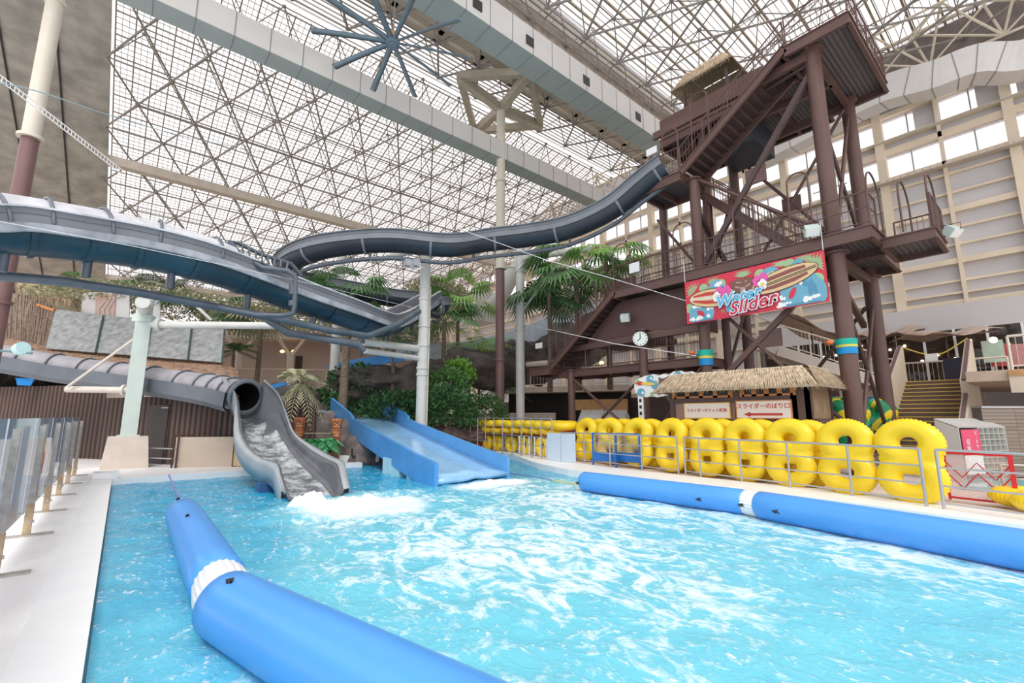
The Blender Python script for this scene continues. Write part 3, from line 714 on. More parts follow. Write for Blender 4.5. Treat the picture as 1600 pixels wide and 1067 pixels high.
# braces
BR = [((16.5, 4.0, 13.2), (16.5, 8.3, 7.3)), ((16.5, 4.1, 7.4), (16.5, 8.3, 11)), ((20.4, 4.0, 13.4), (16.9, 4.0, 7.4)), ((16.6, 4.0, 11.5), (20.3, 4.0, 7.3)), ((20.2, 4.1, 7.3), (20.2, 8.3, 13.4)), ((20.2, 4.1, 13.4), (20.2, 8.3, 7.3)),
      ((16.5, 8.4, 9.8), (20.2, 8.4, 6.9)), ((17.9, 8.6, 7.4), (19.9, 8.4, 11.5)), ((16.5, 8.4, 7.2), (17.9, 8.6, 11)), ((16.5, 4.0, 13.4), (17.6, 8.9, 13.7)),
      ((16.5, 4.0, 1.2), (16.5, 8.3, 6.2)), ((16.5, 4.2, 6.3), (16.5, 8.3, 2.6)), ((20.4, 4.0, .8), (16.6, 4.0, 5.6)), ((16.6, 4.0, .6), (20.3, 4.0, 5.6)), ((16.5, 8.4, 1), (20.2, 8.4, 6.2)), ((16.5, 11.1, 3.4), (16.5, 14.9, .4)), ((16.5, 11.2, .6), (16.5, 15, 3.4)), ((16.5, 8.6, 3.5), (16.5, 11, .6)), ((16.5, 8.6, .6), (16.5, 11, 3.5)),
      ((16.7, 4.3, 6.6), (20.2, 4.3, 4.9)), ((18.8, 11.5, 11.), (17.9, 8.8, 7.3)), ((20.3, 8.3, .6), (20.3, 4.2, 5.6))]
for i, (a, b) in enumerate(BR):
    mb = MB(); 
    if i in (0, 6, 11, 19): mb.bar(a, b, .16, .18)
    else: mb.cyl(a, b, .065, 8)
    mb.build('brace', M_br1 if i % 3 else M_br2, TW)
mb = MB()
for p in ((16.5, 6.1, 10.2), (20.2, 6.2, 10.3), (16.5, 6.1, 4.3)): mb.box((p[0]-.03, p[1]-.35, p[2]-.3), (p[0]+.03, p[1]+.35, p[2]+.3))
for a, b in (((16.4, 4, 13.6), (16.4, 10, 13.6)), ((20.4, 4, 13.6), (20.4, 10, 13.6)), ((16.3, 4, 13.65), (20.5, 4, 13.65)), ((16.6, 4, 6.55), (20.5, 4, 6.55)), ((18.5, 4, 13.65), (18.5, 10, 13.65))): mb2 = MB(); mb2.bar(a, b, .16, .3); mb2.build('beam', M_br1, TW)
mb.build('gusset', M_br1, TW)
# dark service box hung below the launch deck
mb = MB(); mb.box((18.0, 6.6, 12.5), (20.1, 8.2, 13.7)); mb.tube([(18, 9, 12.4), (18, 7.4, 12.2), (18, 7, 12.6)], .04); mb.build('service_box', mat('near_black_steel', (.03, .035, .045), .5, var=.2), TW)
# hoops over the walkway
def hoop(a, b, z, h, parent=TW):
    a, b = V((*a, z)), V((*b, z)); c = (a+b)/2; w_ = (b-a)/2; pts = [a]
    for i in range(13): t = math.pi*i/12; pts.append(c-w_*math.cos(t)+V((0, 0, h-w_.length*.9+w_.length*.9*math.sin(t))))
    pts.append(b); mb = MB(); mb.tube(pts, .028, 6); mb.build('guard_hoop', M_br1, parent)
for a, b, z, h in (((16, 11.2), (16, 12.1), 7.15, 2.0), ((16, 8.35), (16, 9.15), 7.15, 2.0), ((16, 6.1), (16, 6.8), 7.15, 2.0), ((16, 5.0), (16, 4.4), 7.6, 1.9), ((16.1, 2.97), (17.6, 2.97), 7.15, 1.9), ((16.9, 2.4), (18.4, 2.4), 7, 1.8), ((17.1, 1.8), (18.6, 1.8), 6.95, 1.9), ((16, 14.7), (16, 15.7), 5.0, 1.9), ((16, 7.4), (16, 8.1), 12.0, 2.2), ((16, 8.7), (16, 9.4), 11.3, 2.0)): hoop(a, b, z, h)
def flood(name, p, ax, label):
    T = thing(name, label, 'floodlight', p)
    mb = MB(); p = V(p); ax = V(ax).normalized(); mb.bar(p-ax*.12, p+ax*.16, .38, .28); mb.build('housing', mat('pale_mint_metal', (.6, .72, .68), .4), T)
    mb = MB(); mb.bar(p+ax*.16, p+ax*.175, .33, .23); mb.build('lens', M_wht, T)
    mb = MB(); mb.tube([p+V((0, .2, 0)), p+V((0, .22, .22)), p+V((0, -.22, .22)), p+V((0, -.2, 0))], .012, 4); mb.build('bracket', M_br2, T)
flood('floodlight', (15.7, 4.35, 7.35), (-.6, -.3, -.7), 'mint floodlight on the walkway edge above the banner corner')
flood('floodlight', (18.6, 1.55, 7.2), (-.3, -.6, -.7), 'mint floodlight at the far right tip of the walkway')
flood('floodlight', dep(977, 496, 19.5), (-.7, -.3, -.6), 'mint floodlight under the walkway beside the brown room')
def clock(p, r):
    T = thing('wall_clock', 'round white clock reading about eight on a brown column', 'clock', p)
    p = V(p); n = V((-.8, -.6, 0)).normalized(); s = V((0, 0, 1)).cross(n)
    mb = MB(); mb.cyl(p, p+n*.1, r*1.08, 32); mb.build('case', M_br2, T)
    mb = MB(); mb.cyl(p+n*.1, p+n*.105, r, 32); mb.build('dial', mat('dial_mint', (.78, .88, .84), .4, var=0), T)
    mb = MB()
    for k in range(12):
        a = k*math.pi/6; d = V((0, 0, 1))*math.cos(a)+s*math.sin(a); mb.bar(p+n*.108+d*r*.78, p+n*.108+d*r*.92, .03, .01, n)
    mb.build('hour_marks', M_blk, T)
    for a, l in ((math.radians(235), .5), (math.radians(238+0), .0), (math.radians(240), .75)):
        if l == .75: a = math.radians(0)
        d = V((0, 0, 1))*math.cos(a)+s*math.sin(a); mb = MB()
        if l: mb.bar(p+n*.112, p+n*.112+d*r*l, .03, .012, n); mb.build('hand', M_blk, T)
clock((16.25, 11.05, 4.87), .3)
# thatched hut on the launch deck
def thatch(mb, corners_top, corners_bot, seg=26, layers=3, jag=.18, seed=1, close=True):
    """straw skirt from an upper ring of points to a lower ring, ragged at the lower edge"""
    r_ = random.Random(seed); n = len(corners_top); loopn = n if close else n-1
    for l in range(layers):
        f0 = l/layers*.75; 
        for i in range(loopn):
            a, b = V(corners_top[i]), V(corners_top[(i+1) % n]); c, d = V(corners_bot[i]), V(corners_bot[(i+1) % n])
            L_ = max((d-c).length, (b-a).length); m = max(3, int(L_*seg))
            out_ = ((c+d)/2-(a+b)/2); out_.z = 0; out_ = out_.normalized()*.03 if out_.length > .01 else V((0, 0, 0))
            for k in range(m):
                t0, t1 = k/m, (k+1.3)/m; p0 = a.lerp(b, t0).lerp(c.lerp(d, t0), f0); p1 = a.lerp(b, min(1, t1)).lerp(c.lerp(d, min(1, t1)), f0)
                e = (c.lerp(d, (t0+t1)/2)); q = p0.lerp(e, 1) if l == layers-1 else p0.lerp(e, .5+.2*l)
                q = q+V((r_.uniform(-.03, .03), r_.uniform(-.03, .03), -r_.uniform(0, jag)))+out_*(layers-l)*r_.uniform(.6, 1.6)
                off = out_*(layers-l)*r_.uniform(.4, 1.1)
                mb.add([p0+off, p1+off, q], [(0, 1, 2)])
M_th = mat('straw', (.66, .52, .36), .85, var=.3, vs=9)
M_th2 = mat('straw_under', (.30, .24, .16), .9, var=.3, vs=9)
def hut(x0, x1, y0, y1, z0, ze, zr, parent, over=.3, seed=1, drop=.35, inset=.9):
    top = [(x0+inset, y0+inset, zr), (x1-inset, y0+inset, zr), (x1-inset, y1-inset, zr), (x0+inset, y1-inset, zr)]
    bot = [(x0-over, y0-over, ze), (x1+over, y0-over, ze), (x1+over, y1+over, ze), (x0-over, y1+over, ze)]
    mb = MB(); mb.grid([[V(p)-V((0, 0, .05)) for p in top], [V(p)-V((0, 0, .05)) for p in bot]], False, True); mb.poly(top); mb.build('roof_base', M_th2, parent)
    mb = MB(); thatch(mb, top, bot, 26, 4, drop, seed); mb.build('thatch', M_th, parent)
T = thing('thatched_hut', 'small thatched lookout hut on top of the brown tower', 'hut', (18.4, 8.3, 14.1))
hut(18.0, 20.2, 7.3, 9.7, 14.1, 16.45, 17.25, T, .2, 3, .3, .35)
for x, y in ((18.05, 7.45), (19.95, 7.45), (18.05, 9.35), (19.95, 9.35)):
    mb = MB(); mb.box((x-.05, y-.05, 14.1), (x+.05, y+.05, 16.2)); mb.build('post', M_br2, T)
mb = MB(); mb.box((19.9, 7.4, 14.1), (19.96, 9.4, 15.6)); mb.build('back_panel', M_br2, T)
# ================================================================ banner
def text(body, p, ux, uy, size, m, parent, name='lettering', align='CENTER', ext=.004, shear=0, bold=0, space=1.):
    c = bpy.data.curves.new(name, 'FONT'); c.body = body; c.size = size; c.align_x = align; c.align_y = 'CENTER'; c.extrude = ext; c.shear = shear; c.offset = bold; c.space_character = space
    c.resolution_u = 3
    tmp = bpy.data.objects.new('tmp_text', c); COL.objects.link(tmp); bpy.context.view_layer.update()
    me = bpy.data.meshes.new_from_object(tmp.evaluated_get(bpy.context.evaluated_depsgraph_get()))
    bpy.data.objects.remove(tmp); bpy.data.curves.remove(c)
    ux, uy = V(ux).normalized(), V(uy).normalized(); n = ux.cross(uy).normalized()
    me.transform(Matrix.Translation(V(p))@Matrix((ux, uy, n)).transposed().to_4x4())
    me.materials.clear(); me.materials.append(m)
    o = bpy.data.objects.new(name, me); COL.objects.link(o)
    if parent is not None: o.parent = parent; o.matrix_parent_inverse = Matrix.Translation(-V(abs_loc(parent)))
    return o
BY0, BY1, BZ0, BZ1 = 8.75, 4.15, 5.1, 6.72
BX = 15.93
def bp(u, v, k=0):
    u = min(max(u, .008), .992); v = min(max(v, .02), .98); return V((BX-.004*k, BY0+(BY1-BY0)*u, BZ0+(BZ1-BZ0)*v))   # u 0..1 left to right, v 0..1 upward
M_red = mat('banner_red', (.68, .035, .075), .5, var=.03)
C = lambda n, *c: mat(n, c, .5, var=.03)
T = thing('banner', 'red hanging banner with surfboards, waves and Water Slider lettering under the walkway', 'banner', bp(.5, 0))
mb = MB(); mb.box((BX, BY1, BZ0), (BX+.015, BY0, BZ1)); mb.build('cloth', M_red, T)
ASP = (BY0-BY1)/(BZ1-BZ0)
def shape(name, m, pts, k): mb = MB(); mb.poly([bp(u, v, k) for u, v in pts]); return mb.build(name, m, T)
def shapes(name, m, L, k):
    mb = MB()
    for i, pts in enumerate(L): mb.poly([bp(u, v, k+(i % 8)*.12) for u, v in pts])
    return mb.build(name, m, T)
def disc(cu, cv, r, n=16, a0=0, sq=1.): return [(cu+r/ASP*math.cos(2*math.pi*i/n), cv+r*sq*math.sin(2*math.pi*i/n)) for i in range(n)]
def ell(cu, cv, ru, rv, ang=0, n=24, sharp=1.):
    c, s_ = math.cos(ang), math.sin(ang); out = []
    for i in range(n):
        t = 2*math.pi*i/n; x = ru*math.cos(t)*ASP; y = rv*math.copysign(abs(math.sin(t))**sharp, math.sin(t))
        out.append(((x*c-y*s_)/ASP+cu, x*s_+y*c+cv))
    return out
def frond(cu, cv, r, n=9, a0=20, a1=160):
    L_ = []
    for i in range(n):
        a = math.radians(a0+(a1-a0)*i/(n-1)); L_.append([(cu, cv), (cu+r*.5*math.cos(a-.12)/ASP, cv+r*.5*math.sin(a-.12)), (cu+r*math.cos(a)/ASP, cv+r*math.sin(a)), (cu+r*.5*math.cos(a+.12)/ASP, cv+r*.5*math.sin(a+.12))])
    return L_
GL, GD = C('print_leaf', .35, .55, .30), C('print_leaf_dark', .16, .33, .22)
WB, WD, WW = C('print_wave_blue', .16, .42, .58), C('print_wave_dark', .10, .30, .46), C('print_white', .9, .92, .92)
shapes('palm_leaf', GL, frond(.08, .72, .26, 9, 60, 200)+frond(.24, .82, .2, 9, 30, 160)+frond(.47, .82, .22, 11, 20, 160)+frond(.74, .86, .22, 11, 20, 160)+frond(.93, .74, .28, 11, -30, 130)+frond(.88, .88, .2, 9, 10, 150), 1)
shapes('monstera_leaf', GL, [disc(.16, .76, .11), disc(.3, .78, .11), disc(.59, .80, .11), disc(.79, .88, .1), disc(.94, .46, .13), disc(.03, .36, .11), disc(.55, .05+.1, .06), ], 2)
shapes('wave', WB, [disc(.13, .2, .30, 20, sq=.9), disc(.26, .72, .17), disc(.66, .72, .19), disc(.84, .34, .36, 24), disc(.9, .22, .3), disc(.84, .84, .1), ell(.12, .08, .1, .08), ell(.83, .1, .14, .09), disc(.36, .2, .1)], 3)
shapes('wave_shade', WD, [ell(.13, .17, .03, .10, .5), ell(.875, .42, .035, .05, -.6), ell(.905, .34, .02, .16, -.1), ell(.93, .26, .01, .12, 0), ell(.14, .04, .09, .025), ell(.84, .04, .12, .03), ell(.28, .7, .03, .03), ell(.67, .7, .03, .03)], 4)
r_ = random.Random(3)
shapes('wave_crest', WW, [disc(cu+r_.uniform(-w_, w_), cv+r_.uniform(-.03, .03), r_.uniform(.025, .045), 8) for cu, cv, w_, n in ((.10, .36, .035, 8), (.2, .3, .03, 6), (.27, .78, .035, 9), (.63, .76, .05, 10), (.8, .46, .05, 12), (.7, .22, .05, 10), (.9, .12, .05, 10), (.13, .1, .07, 10), (.74, .08, .05, 8), (.05, .1, .02, 4)) for _ in range(n)], 5)
shapes('red_gap', M_red, [ell(.125, .2, .018, .1, .9), ell(.79, .28, .018, .12, -.5)], 6)
for cu, cv, ru, rv, ang, rd in ((.26, .47, .23, .17, -.16, 1), (.71, .56, .27, .17, .28, 0)):
    pass
def board(cu, cv, ru, rv, ang, red):
    c1 = C('print_board_tan', .78, .55, .30); c2 = C('print_board_red', .60, .06, .05) if red else C('print_board_brown', .28, .09, .08)
    shape('surfboard', C('print_outline', .12, .06, .05), ell(cu, cv, ru*1.02, rv*1.1, ang, 30), 7); shape('surfboard_face', c1, ell(cu, cv, ru, rv, ang, 30), 8)
    L_ = []
    for v0, v1 in ((.25, .72), (-.75, -.28)):
        q = []
        for u in (-.85, -.3, .3, .7): q.append((u, v0*math.sqrt(1-u*u)+.05))
        for u in (.7, .3, -.3, -.85): q.append((u, v1*math.sqrt(1-u*u)))
        c_, s_ = math.cos(ang), math.sin(ang)
        L_.append([((x*ru*ASP*c_-y*rv*s_)/ASP+cu, x*ru*ASP*s_+y*rv*c_+cv) for x, y in q])
    shapes('surfboard_stripe', c2, L_, 9)
    c_, s_ = math.cos(ang), math.sin(ang)
    shapes('stringer_line', WW if red else M_blk, [[((x*ru*ASP*c_-y*rv*s_)/ASP+cu, x*ru*ASP*s_+y*rv*c_+cv) for x, y in ((-.97, k), (.97, k), (.97, k+.08), (-.97, k+.08))] for k in (-.12, .04)], 10)
board(.24, .50, .20, .20, -.10, 1); board(.735, .60, .225, .20, .20, 0)
# carved mask: plain generic face
shape('mask', C('print_wood', .20, .10, .08), [(.40, .42), (.39, .62), (.375, .78), (.40, .74), (.42, .82), (.46, .78), (.50, .82), (.52, .74), (.54, .80), (.535, .62), (.53, .42), (.465, .34)], 11)
shapes('mask_relief', C('print_wood_light', .55, .32, .24), [[(.41, .66), (.45, .60), (.45, .57), (.41, .62)], [(.52, .66), (.48, .60), (.48, .57), (.52, .62)], [(.455, .6), (.475, .6), (.485, .5), (.445, .5)], [(.415, .46), (.515, .46), (.51, .43), (.42, .43)], [(.42, .74), (.46, .71), (.46, .69), (.42, .71)], [(.50, .74), (.48, .71), (.48, .69), (.50, .71)]], 12)
fl_ = []
for cu, cv in ((.29, .60), (.345, .60), (.57, .66), (.61, .70)):
    for k in range(5): a = k*1.2566+.3; fl_.append(ell(cu+.018*math.cos(a), cv+.075*math.sin(a), .017, .06, a, 10))
shapes('pink_flower', C('print_pink', .8, .12, .42), fl_, 12)
fl_ = []
for cu, cv in ((.265, .50), (.605, .57)):
    for k in range(5): a = k*1.2566+.3; fl_.append(ell(cu+.017*math.cos(a), cv+.075*math.sin(a), .016, .05, a, 10))
shapes('white_flower', WW, fl_, 13); shapes('flower_centre', C('print_yellow', .9, .65, .1), [disc(.265, .5, .035, 8), disc(.605, .57, .04, 8)], 14)
shapes('green_sprig', GL, frond(.31, .2, .12, 3, 200, 280)+frond(.55, .18, .12, 3, 260, 340)+frond(.34, .55, .1, 4, 0, 90), 6)
UX, UY = (0, -1, 0), V((0, 0, 1)); sk = V((0, -1, .10)).normalized()
for bold, m, k in ((.055, C('print_navy', .03, .12, .35), 16), (.042, WW, 18), (.012, C('print_sky', .10, .48, .78), 20)):
    text('Water', bp(.42, .40, k), sk, UY, .54, m, T, 'lettering', shear=.25, bold=bold, ext=.001, space=1.08)
for bold, m, k in ((.055, C('print_navy', .03, .12, .35), 17), (.042, WW, 19), (.012, C('print_crimson', .62, .03, .07), 21)):
    text('Slider', bp(.52, .20, k), sk, UY, .6, m, T, 'lettering', shear=.25, bold=bold, ext=.001, space=1.1)
mb = MB()
for y in (BY0-.02, BY1+.02): mb.cyl((BX, y, BZ1), (BX, y, 7.6), .012, 5)
mb.build('hanging_cord', M_wht, T)
# ================================================================ ducts, fan, columns
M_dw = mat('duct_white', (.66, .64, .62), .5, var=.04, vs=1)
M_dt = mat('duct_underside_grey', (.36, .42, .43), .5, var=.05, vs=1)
M_ds = mat('duct_seam', (.25, .26, .27), .6, var=0)
def duct(label, y0, y1, z0, z1, x0, x1, holes, parent=None):
    T = thing('air_duct', label, 'air duct', (x0, y0, z0))
    mb = MB(); mb.box((x0, y0, z0), (x1, y1, z1)); mb.build('sheet_casing', M_dw, T)
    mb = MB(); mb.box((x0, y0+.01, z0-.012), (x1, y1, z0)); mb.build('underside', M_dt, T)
    x = x0+.8
    while x < x1: mb = MB(); mb.box((x, y0-.015, z0-.02), (x+.035, y1, z1)); mb.build('seam', M_ds, T); x += 1.3
    for hx in holes:
        mb = MB(); mb.box((hx-.25, y0-.03, z0+.35), (hx+.25, y0, z0+.85)); mb.build('outlet_grille', M_blk, T)
    return T
duct('long white roof duct crossing behind the bare steel column, farther of the two', 19.75, 20.75, 16.9, 18.0, -8, 27, ())
duct('long white roof duct with black square outlets ending at the thatched tower hut', 14.4, 15.75, 18.9, 20.35, -3, 25.5, (10.1, 13.2, 17.3, 22.0))
# curved duct along the right wall
T = thing('air_duct', 'white curved air duct over the wall windows at upper right', 'air duct', (30, 2, 18))
pts = ipath([(30.6, 11, 18.6), (30.3, 7, 18.9), (29.8, 4.2, 18.9), (29.6, 2.2, 18.4), (29.8, .8, 18.4), (30.3, -.8, 17.9), (30.4, -4, 17.9)], 6)
mb = MB(); sweep(mb, pts, [(-.55, -.7), (.55, -.7), (.55, .75), (-.55, .75)], True, False); mb.build('sheet_casing', M_dw, T)
fr = frames(pts)
for p, s, u, d in fr[::3]: mb = MB(); mb.grid([[p+s*a+u*b+d*e for a, b in ((-.57, -.72), (.57, -.72), (.57, .77), (-.57, .77))] for e in (-.02, .02)], False, True); mb.build('seam', M_ds, T)
# fat elbow ducts on the wall in the distance
T = thing('air_duct', 'cream elbow duct low on the far right wall behind the palms', 'air duct', (29, 30, 12))
mb = MB(); mb.tube([dep(*a) for a in ((830, 395, 33), (800, 430, 33), (785, 460, 34), (770, 478, 34.5), (745, 480, 35))], .6, 12); mb.box(tuple(dep(748, 482, 35)-V((1, 1, 1.2))), tuple(dep(748, 482, 35)+V((1, 1, 1.2)))); mb.build('duct_body', M_dw, T)
# ceiling fan
T = thing('ceiling_fan', 'huge grey ceiling fan with ten long blades hanging from the roof', 'ceiling fan', onz(614, 68, 17.2))
c = onz(614, 68, 17.2)
M_fan = mat('fan_blue_grey', (.17, .24, .30), .4, var=.1)
for k in range(10):
    a = 2*math.pi*k/10+.16; d = V((math.cos(a), math.sin(a), 0)); s = V((-d.y, d.x, 0))
    mb = MB(); rows = []
    for i in range(7):
        t = i/6; p = c+d*(.25+t*2.95)+V((0, 0, .05-.12*t*t)); ww = .11+.02*t
        rows.append([p-s*ww+V((0, 0, -.035)), p+V((0, 0, .02)), p+s*ww+V((0, 0, .04)), p-V((0, 0, .01))])
    mb.grid(rows, True, True); mb.bar(c+d*3.2-s*.1+V((0, 0, -.08)), c+d*3.2+s*.12+V((0, 0, 0)), .05, .07); mb.build('blade', M_fan, T)
mb = MB(); mb.cyl(c-V((0, 0, .1)), c+V((0, 0, .12)), .28, 20); mb.cyl(c-V((0, 0, .16)), c-V((0, 0, .1)), .16, 16); mb.build('hub', M_fan, T)
mb = MB(); mb.cyl(c+V((0, 0, .12)), c+V((0, 0, .5)), .14, 12); mb.build('motor', mat('motor_orange', (.7, .35, .05), .5), T)
mb = MB(); mb.cyl(c+V((0, 0, .5)), c+V((0, 0, 5)), .035, 8); mb.build('drop_rod', M_chr, T)
# columns
M_cc = mat('cream_column', (.70, .64, .55), .45, var=.05, vs=1)
M_cb = mat('brown_column', (.19, .105, .10), .42, var=.08, vs=1)
def bigcol(label, x, y, r, zj, zt, rings, cap=False, m1=M_cb, m2=M_cc):
    T = thing('roof_column', label, 'column', (x, y, 0))
    mb = MB(); mb.cyl((x, y, 0), (x, y, zj), r*.97, 24); mb.build('lower_shaft', m1, T)
    mb = MB(); mb.cyl((x, y, zj), (x, y, zt), r, 24); mb.build('upper_shaft', m2, T)
    for z, rr in rings: mb = MB(); mb.cyl((x, y, z-.05), (x, y, z+.05), r*rr, 24); mb.build('collar', m2 if z >= zj else m1, T)
    return T
T = bigcol('slender roof column, cream above and brown below, with branching steel head', 15.9, 20, .26, ony(775, 418, 20).z, 20.3, [(ony(775, 418, 20).z, 1.35), (ony(778, 282, 20).z, 1.35), (ony(773, 562, 20).z, 1.3)])
hd = V((15.9, 20, 20.3)); arms = [onz(x, y, 20.75) for x, y in ((718, 122), (826, 116), (742, 207), (845, 197))]
M_hd = mat('branch_steel', (.44, .39, .31), .55, var=.1)
for a in arms: mb = MB(); mb.bar(hd, a, .4, .5); mb.build('branch', M_hd, T)
for i, j in ((0, 1), (1, 3), (3, 2), (2, 0)): mb = MB(); mb.bar(arms[i]+V((0, 0, .1)), arms[j]+V((0, 0, .1)), .35, .45); mb.build('ring_beam', M_hd, T)
zj = 6.6
lc = dep(-32, 650, 14)
T = bigcol('thick roof column at the left border, cream above and brown below', lc.x, lc.y, .235, dep(52, 215, 14).z, 17, [(dep(52, 215, 14).z, 1.45), (dep(105, 4, 14).z, 1.3), (dep(0, 473, 14).z, 1.25)])
T = bigcol('white support post in front of the slide bend, second from the big column', dep(658, 640, 20.6).x, dep(658, 640, 20.6).y, .24, 3, dep(664, 372, 20.6).z, [(dep(660, z, 20.6).z, 1.15) for z in (392, 450, 468, 510, 540, 575, 585)], m1=mat('white_post', (.66, .66, .63), .45, var=.06), m2=mat('white_post', (.66, .66, .63), .45))
b = dep(658, 640, 20.6)
M_wp = MATS['white_post']
mb = MB(); mb.cyl(dep(660, 390, 20.6), dep(582, 407, 20), .14, 12, .1); mb.build('slide_arm', M_wp, T)
mb = MB(); mb.cyl(dep(655, 545, 20.6), dep(567, 534, 17), .15, 12); mb.build('slide_arm', M_wp, T)
mb = MB(); mb.cyl(dep(655, 560, 20.6), dep(570, 548, 17), .11, 12); mb.build('slide_arm', M_wp, T)
mb = MB(); x_, y_ = b.x+.35, b.y-.1
mb.cyl((b.x+.22, b.y-.14, .1), (b.x+.22, b.y-.14, 7.6), .03, 6)
mb.build('cable_conduit', M_cc, T)
T2 = thing('loudspeaker', 'pair of small grey box speakers on the white post below its top arm', 'speaker', dep(645, 412, 18.7))
for px in (637, 650):
    p = dep(px, 411, 18.7); mb = MB(); mb.box(tuple(p-V((.13, .12, .14))), tuple(p+V((.13, .12, .14)))); mb.build('cabinet', mat('grey_box', (.35, .37, .4), .5), T2)
mb = MB(); mb.bar(dep(630, 418, 18.8), dep(660, 418, 18.9), .05, .05); mb.build('shelf', M_wp, T2)
b = dep(813, 640, 25.8)
T = bigcol('white support post right of the slender column, with a long arm to the right', b.x, b.y, .25, 3, dep(815, 390, 25.8).z, [(dep(814, z, 25.8).z, 1.2) for z in (422, 425, 509, 515)], m1=M_wp, m2=M_wp)
mb = MB(); mb.cyl(dep(817, 404, 25.8), dep(921, 388, 23), .18, 12); mb.build('slide_arm', M_wp, T)
mb = MB(); mb.cyl(dep(816, 486, 25.8), dep(880, 400, 24), .07, 8); mb.build('arm_brace', M_wp, T)
mb = MB(); mb.cyl(dep(776, 417, 25.8), dep(812, 417, 25.8), .08, 8); mb.build('side_arm', M_wp, T)
b = dep(521, 600, 24)
T = bigcol('white post with grey foot behind the palm trunk', b.x, b.y, .24, dep(515, 586, 24).z, dep(525, 402, 24).z, [], m1=mat('grey_post_foot', (.2, .21, .23), .5), m2=M_wp)
# pale green H column on plinth carrying the middle slide
T = thing('slide_support', 'pale green steel support on a beige plinth with arms, left of the dark tube slide', 'slide support', (.35, 20.3, 0))
M_pg = mat('pale_green_steel', (.58, .66, .62), .4, var=.06, vs=1.5)
q0, q1 = (dep(193, 728, 16), dep(200, 684, 16.))
mb = MB(); lo_ = [dep(x, 730, 15.9) for x in (168, 220)]; pc = (lo_[0]+lo_[1])/2; pc.z = 0
mb.grid([[pc+V((a*.62, b*.62, 0)) for a, b in ((-1, -1), (1, -1), (1, 1), (-1, 1))], [pc+V((a*.52, b*.52, 1.02)) for a, b in ((-1, -1), (1, -1), (1, 1), (-1, 1))]], False, True); mb.poly([pc+V((a*.52, b*.52, 1.02)) for a, b in ((-1, -1), (1, -1), (1, 1), (-1, 1))]); mb.build('plinth', mat('beige_concrete', (.66, .57, .50), .8, var=.06), T)
ct = V((pc.x, pc.y, 1.02)); top = dep(225, 505, 16); top = V((pc.x+.0, pc.y, top.z))
mb = MB(); mb.box((pc.x-.22, pc.y-.27, 1.02), (pc.x+.22, pc.y-.23, top.z)); mb.box((pc.x-.22, pc.y+.23, 1.02), (pc.x+.22, pc.y+.27, top.z)); mb.box((pc.x-.02, pc.y-.25, 1.02), (pc.x+.02, pc.y+.25, top.z)); mb.build('h_column', M_pg, T)
mb = MB(); mb.box((pc.x-.3, pc.y-.32, 1.02), (pc.x+.3, pc.y+.32, 1.07)); mb.build('base_plate', M_pg, T)
mb = MB(); mb.cyl(top, top+V((0, 0, .25)), .33, 20); mb.cyl(top+V((0, 0, .2)), V((top.x, top.y, dep(228, 470, 16).z)), .24, 20); mb.build('column_head', M_pg, T)
e = dep(226, 480, 15.2); mb = MB(); mb.cyl(V((top.x, top.y, e.z+.05)), V((top.x-.1, top.y-1.2, e.z+.1)), .2, 20); mb.build('head_pipe', M_wp, T)
zA = dep(240, 508, 16).z
mb = MB(); mb.cyl((pc.x, pc.y, zA), dep(437, 509, 16.4), .13, 16); mb.cyl(V((pc.x, pc.y, zA)).lerp(dep(437, 509, 16.4), .1), V((pc.x, pc.y, zA)).lerp(dep(437, 509, 16.4), .13), .22, 16); mb.build('slide_arm', M_wp, T)
zB = dep(200, 610, 16).z
mb = MB(); mb.cyl((pc.x, pc.y, zB), dep(104, 608, 15.6), .11, 14); mb.cyl(V((pc.x, pc.y, zB)).lerp(dep(104, 608, 15.6), .13), V((pc.x, pc.y, zB)).lerp(dep(104, 608, 15.6), .17), .19, 14); mb.build('lower_arm', mat('cream_pipe', (.66, .6, .54), .5), T)
mb = MB(); mb.cyl(V((pc.x, pc.y, dep(220, 522, 16).z)), dep(106, 604, 15.4), .045, 8); mb.build('diagonal_stay', MATS['cream_pipe'], T)
mb = MB(); mb.cyl(dep(330, 500, 16.4), dep(298, 470, 16.), .05, 8); mb.build('diagonal_stay', M_wp, T)
# wires and cable tray near the left border
rope('thin pale blue cable running from the upper left down past the fan', ipath([dep(*a) for a in ((-40, 122, 9), (60, 143, 10), (180, 183, 12), (300, 216, 15), (420, 240, 19))], 4), .014, mat('pale_blue_cable', (.35, .5, .55), .6), 'cable', name='cable')
T = thing('cable_ladder', 'white ladder-like strip hanging diagonally in front of the grey roof panel', 'cable ladder', dep(60, 170, 12))
a0, a1 = dep(-40, 95, 11.6), dep(190, 272, 15.5); o_ = V((0, 0, .16))
mb = MB(); mb.cyl(a0, a1, .02, 5); mb.cyl(a0+o_, a1+o_, .02, 5)
for k in range(40): p = a0.lerp(a1, k/40); mb.cyl(p, p+o_, .012, 4, cap=False)
mb.build('ladder_body', M_wht, T)
rope('taut white cable with an orange flag in front of the lower brown stairs', [dep(818, 506, 25.3), dep(960, 537, 18.5), dep(1088, 556, 16.9)], .016, M_wht, 'cable', name='cable')
rope('thin wire from the slide bend to the banner corner', [dep(713, 356, 18.7), dep(850, 405, 17.8), dep(960, 436, 16.8), dep(1072, 470, 16.9)], .012, M_wht, 'cable', name='cable')
rope('thin wire across the middle slide to the white post', [dep(0, 346, 7.9), dep(210, 385, 10), dep(450, 435, 13), dep(652, 482, 20.3)], .007, M_wht, 'cable', name='cable')
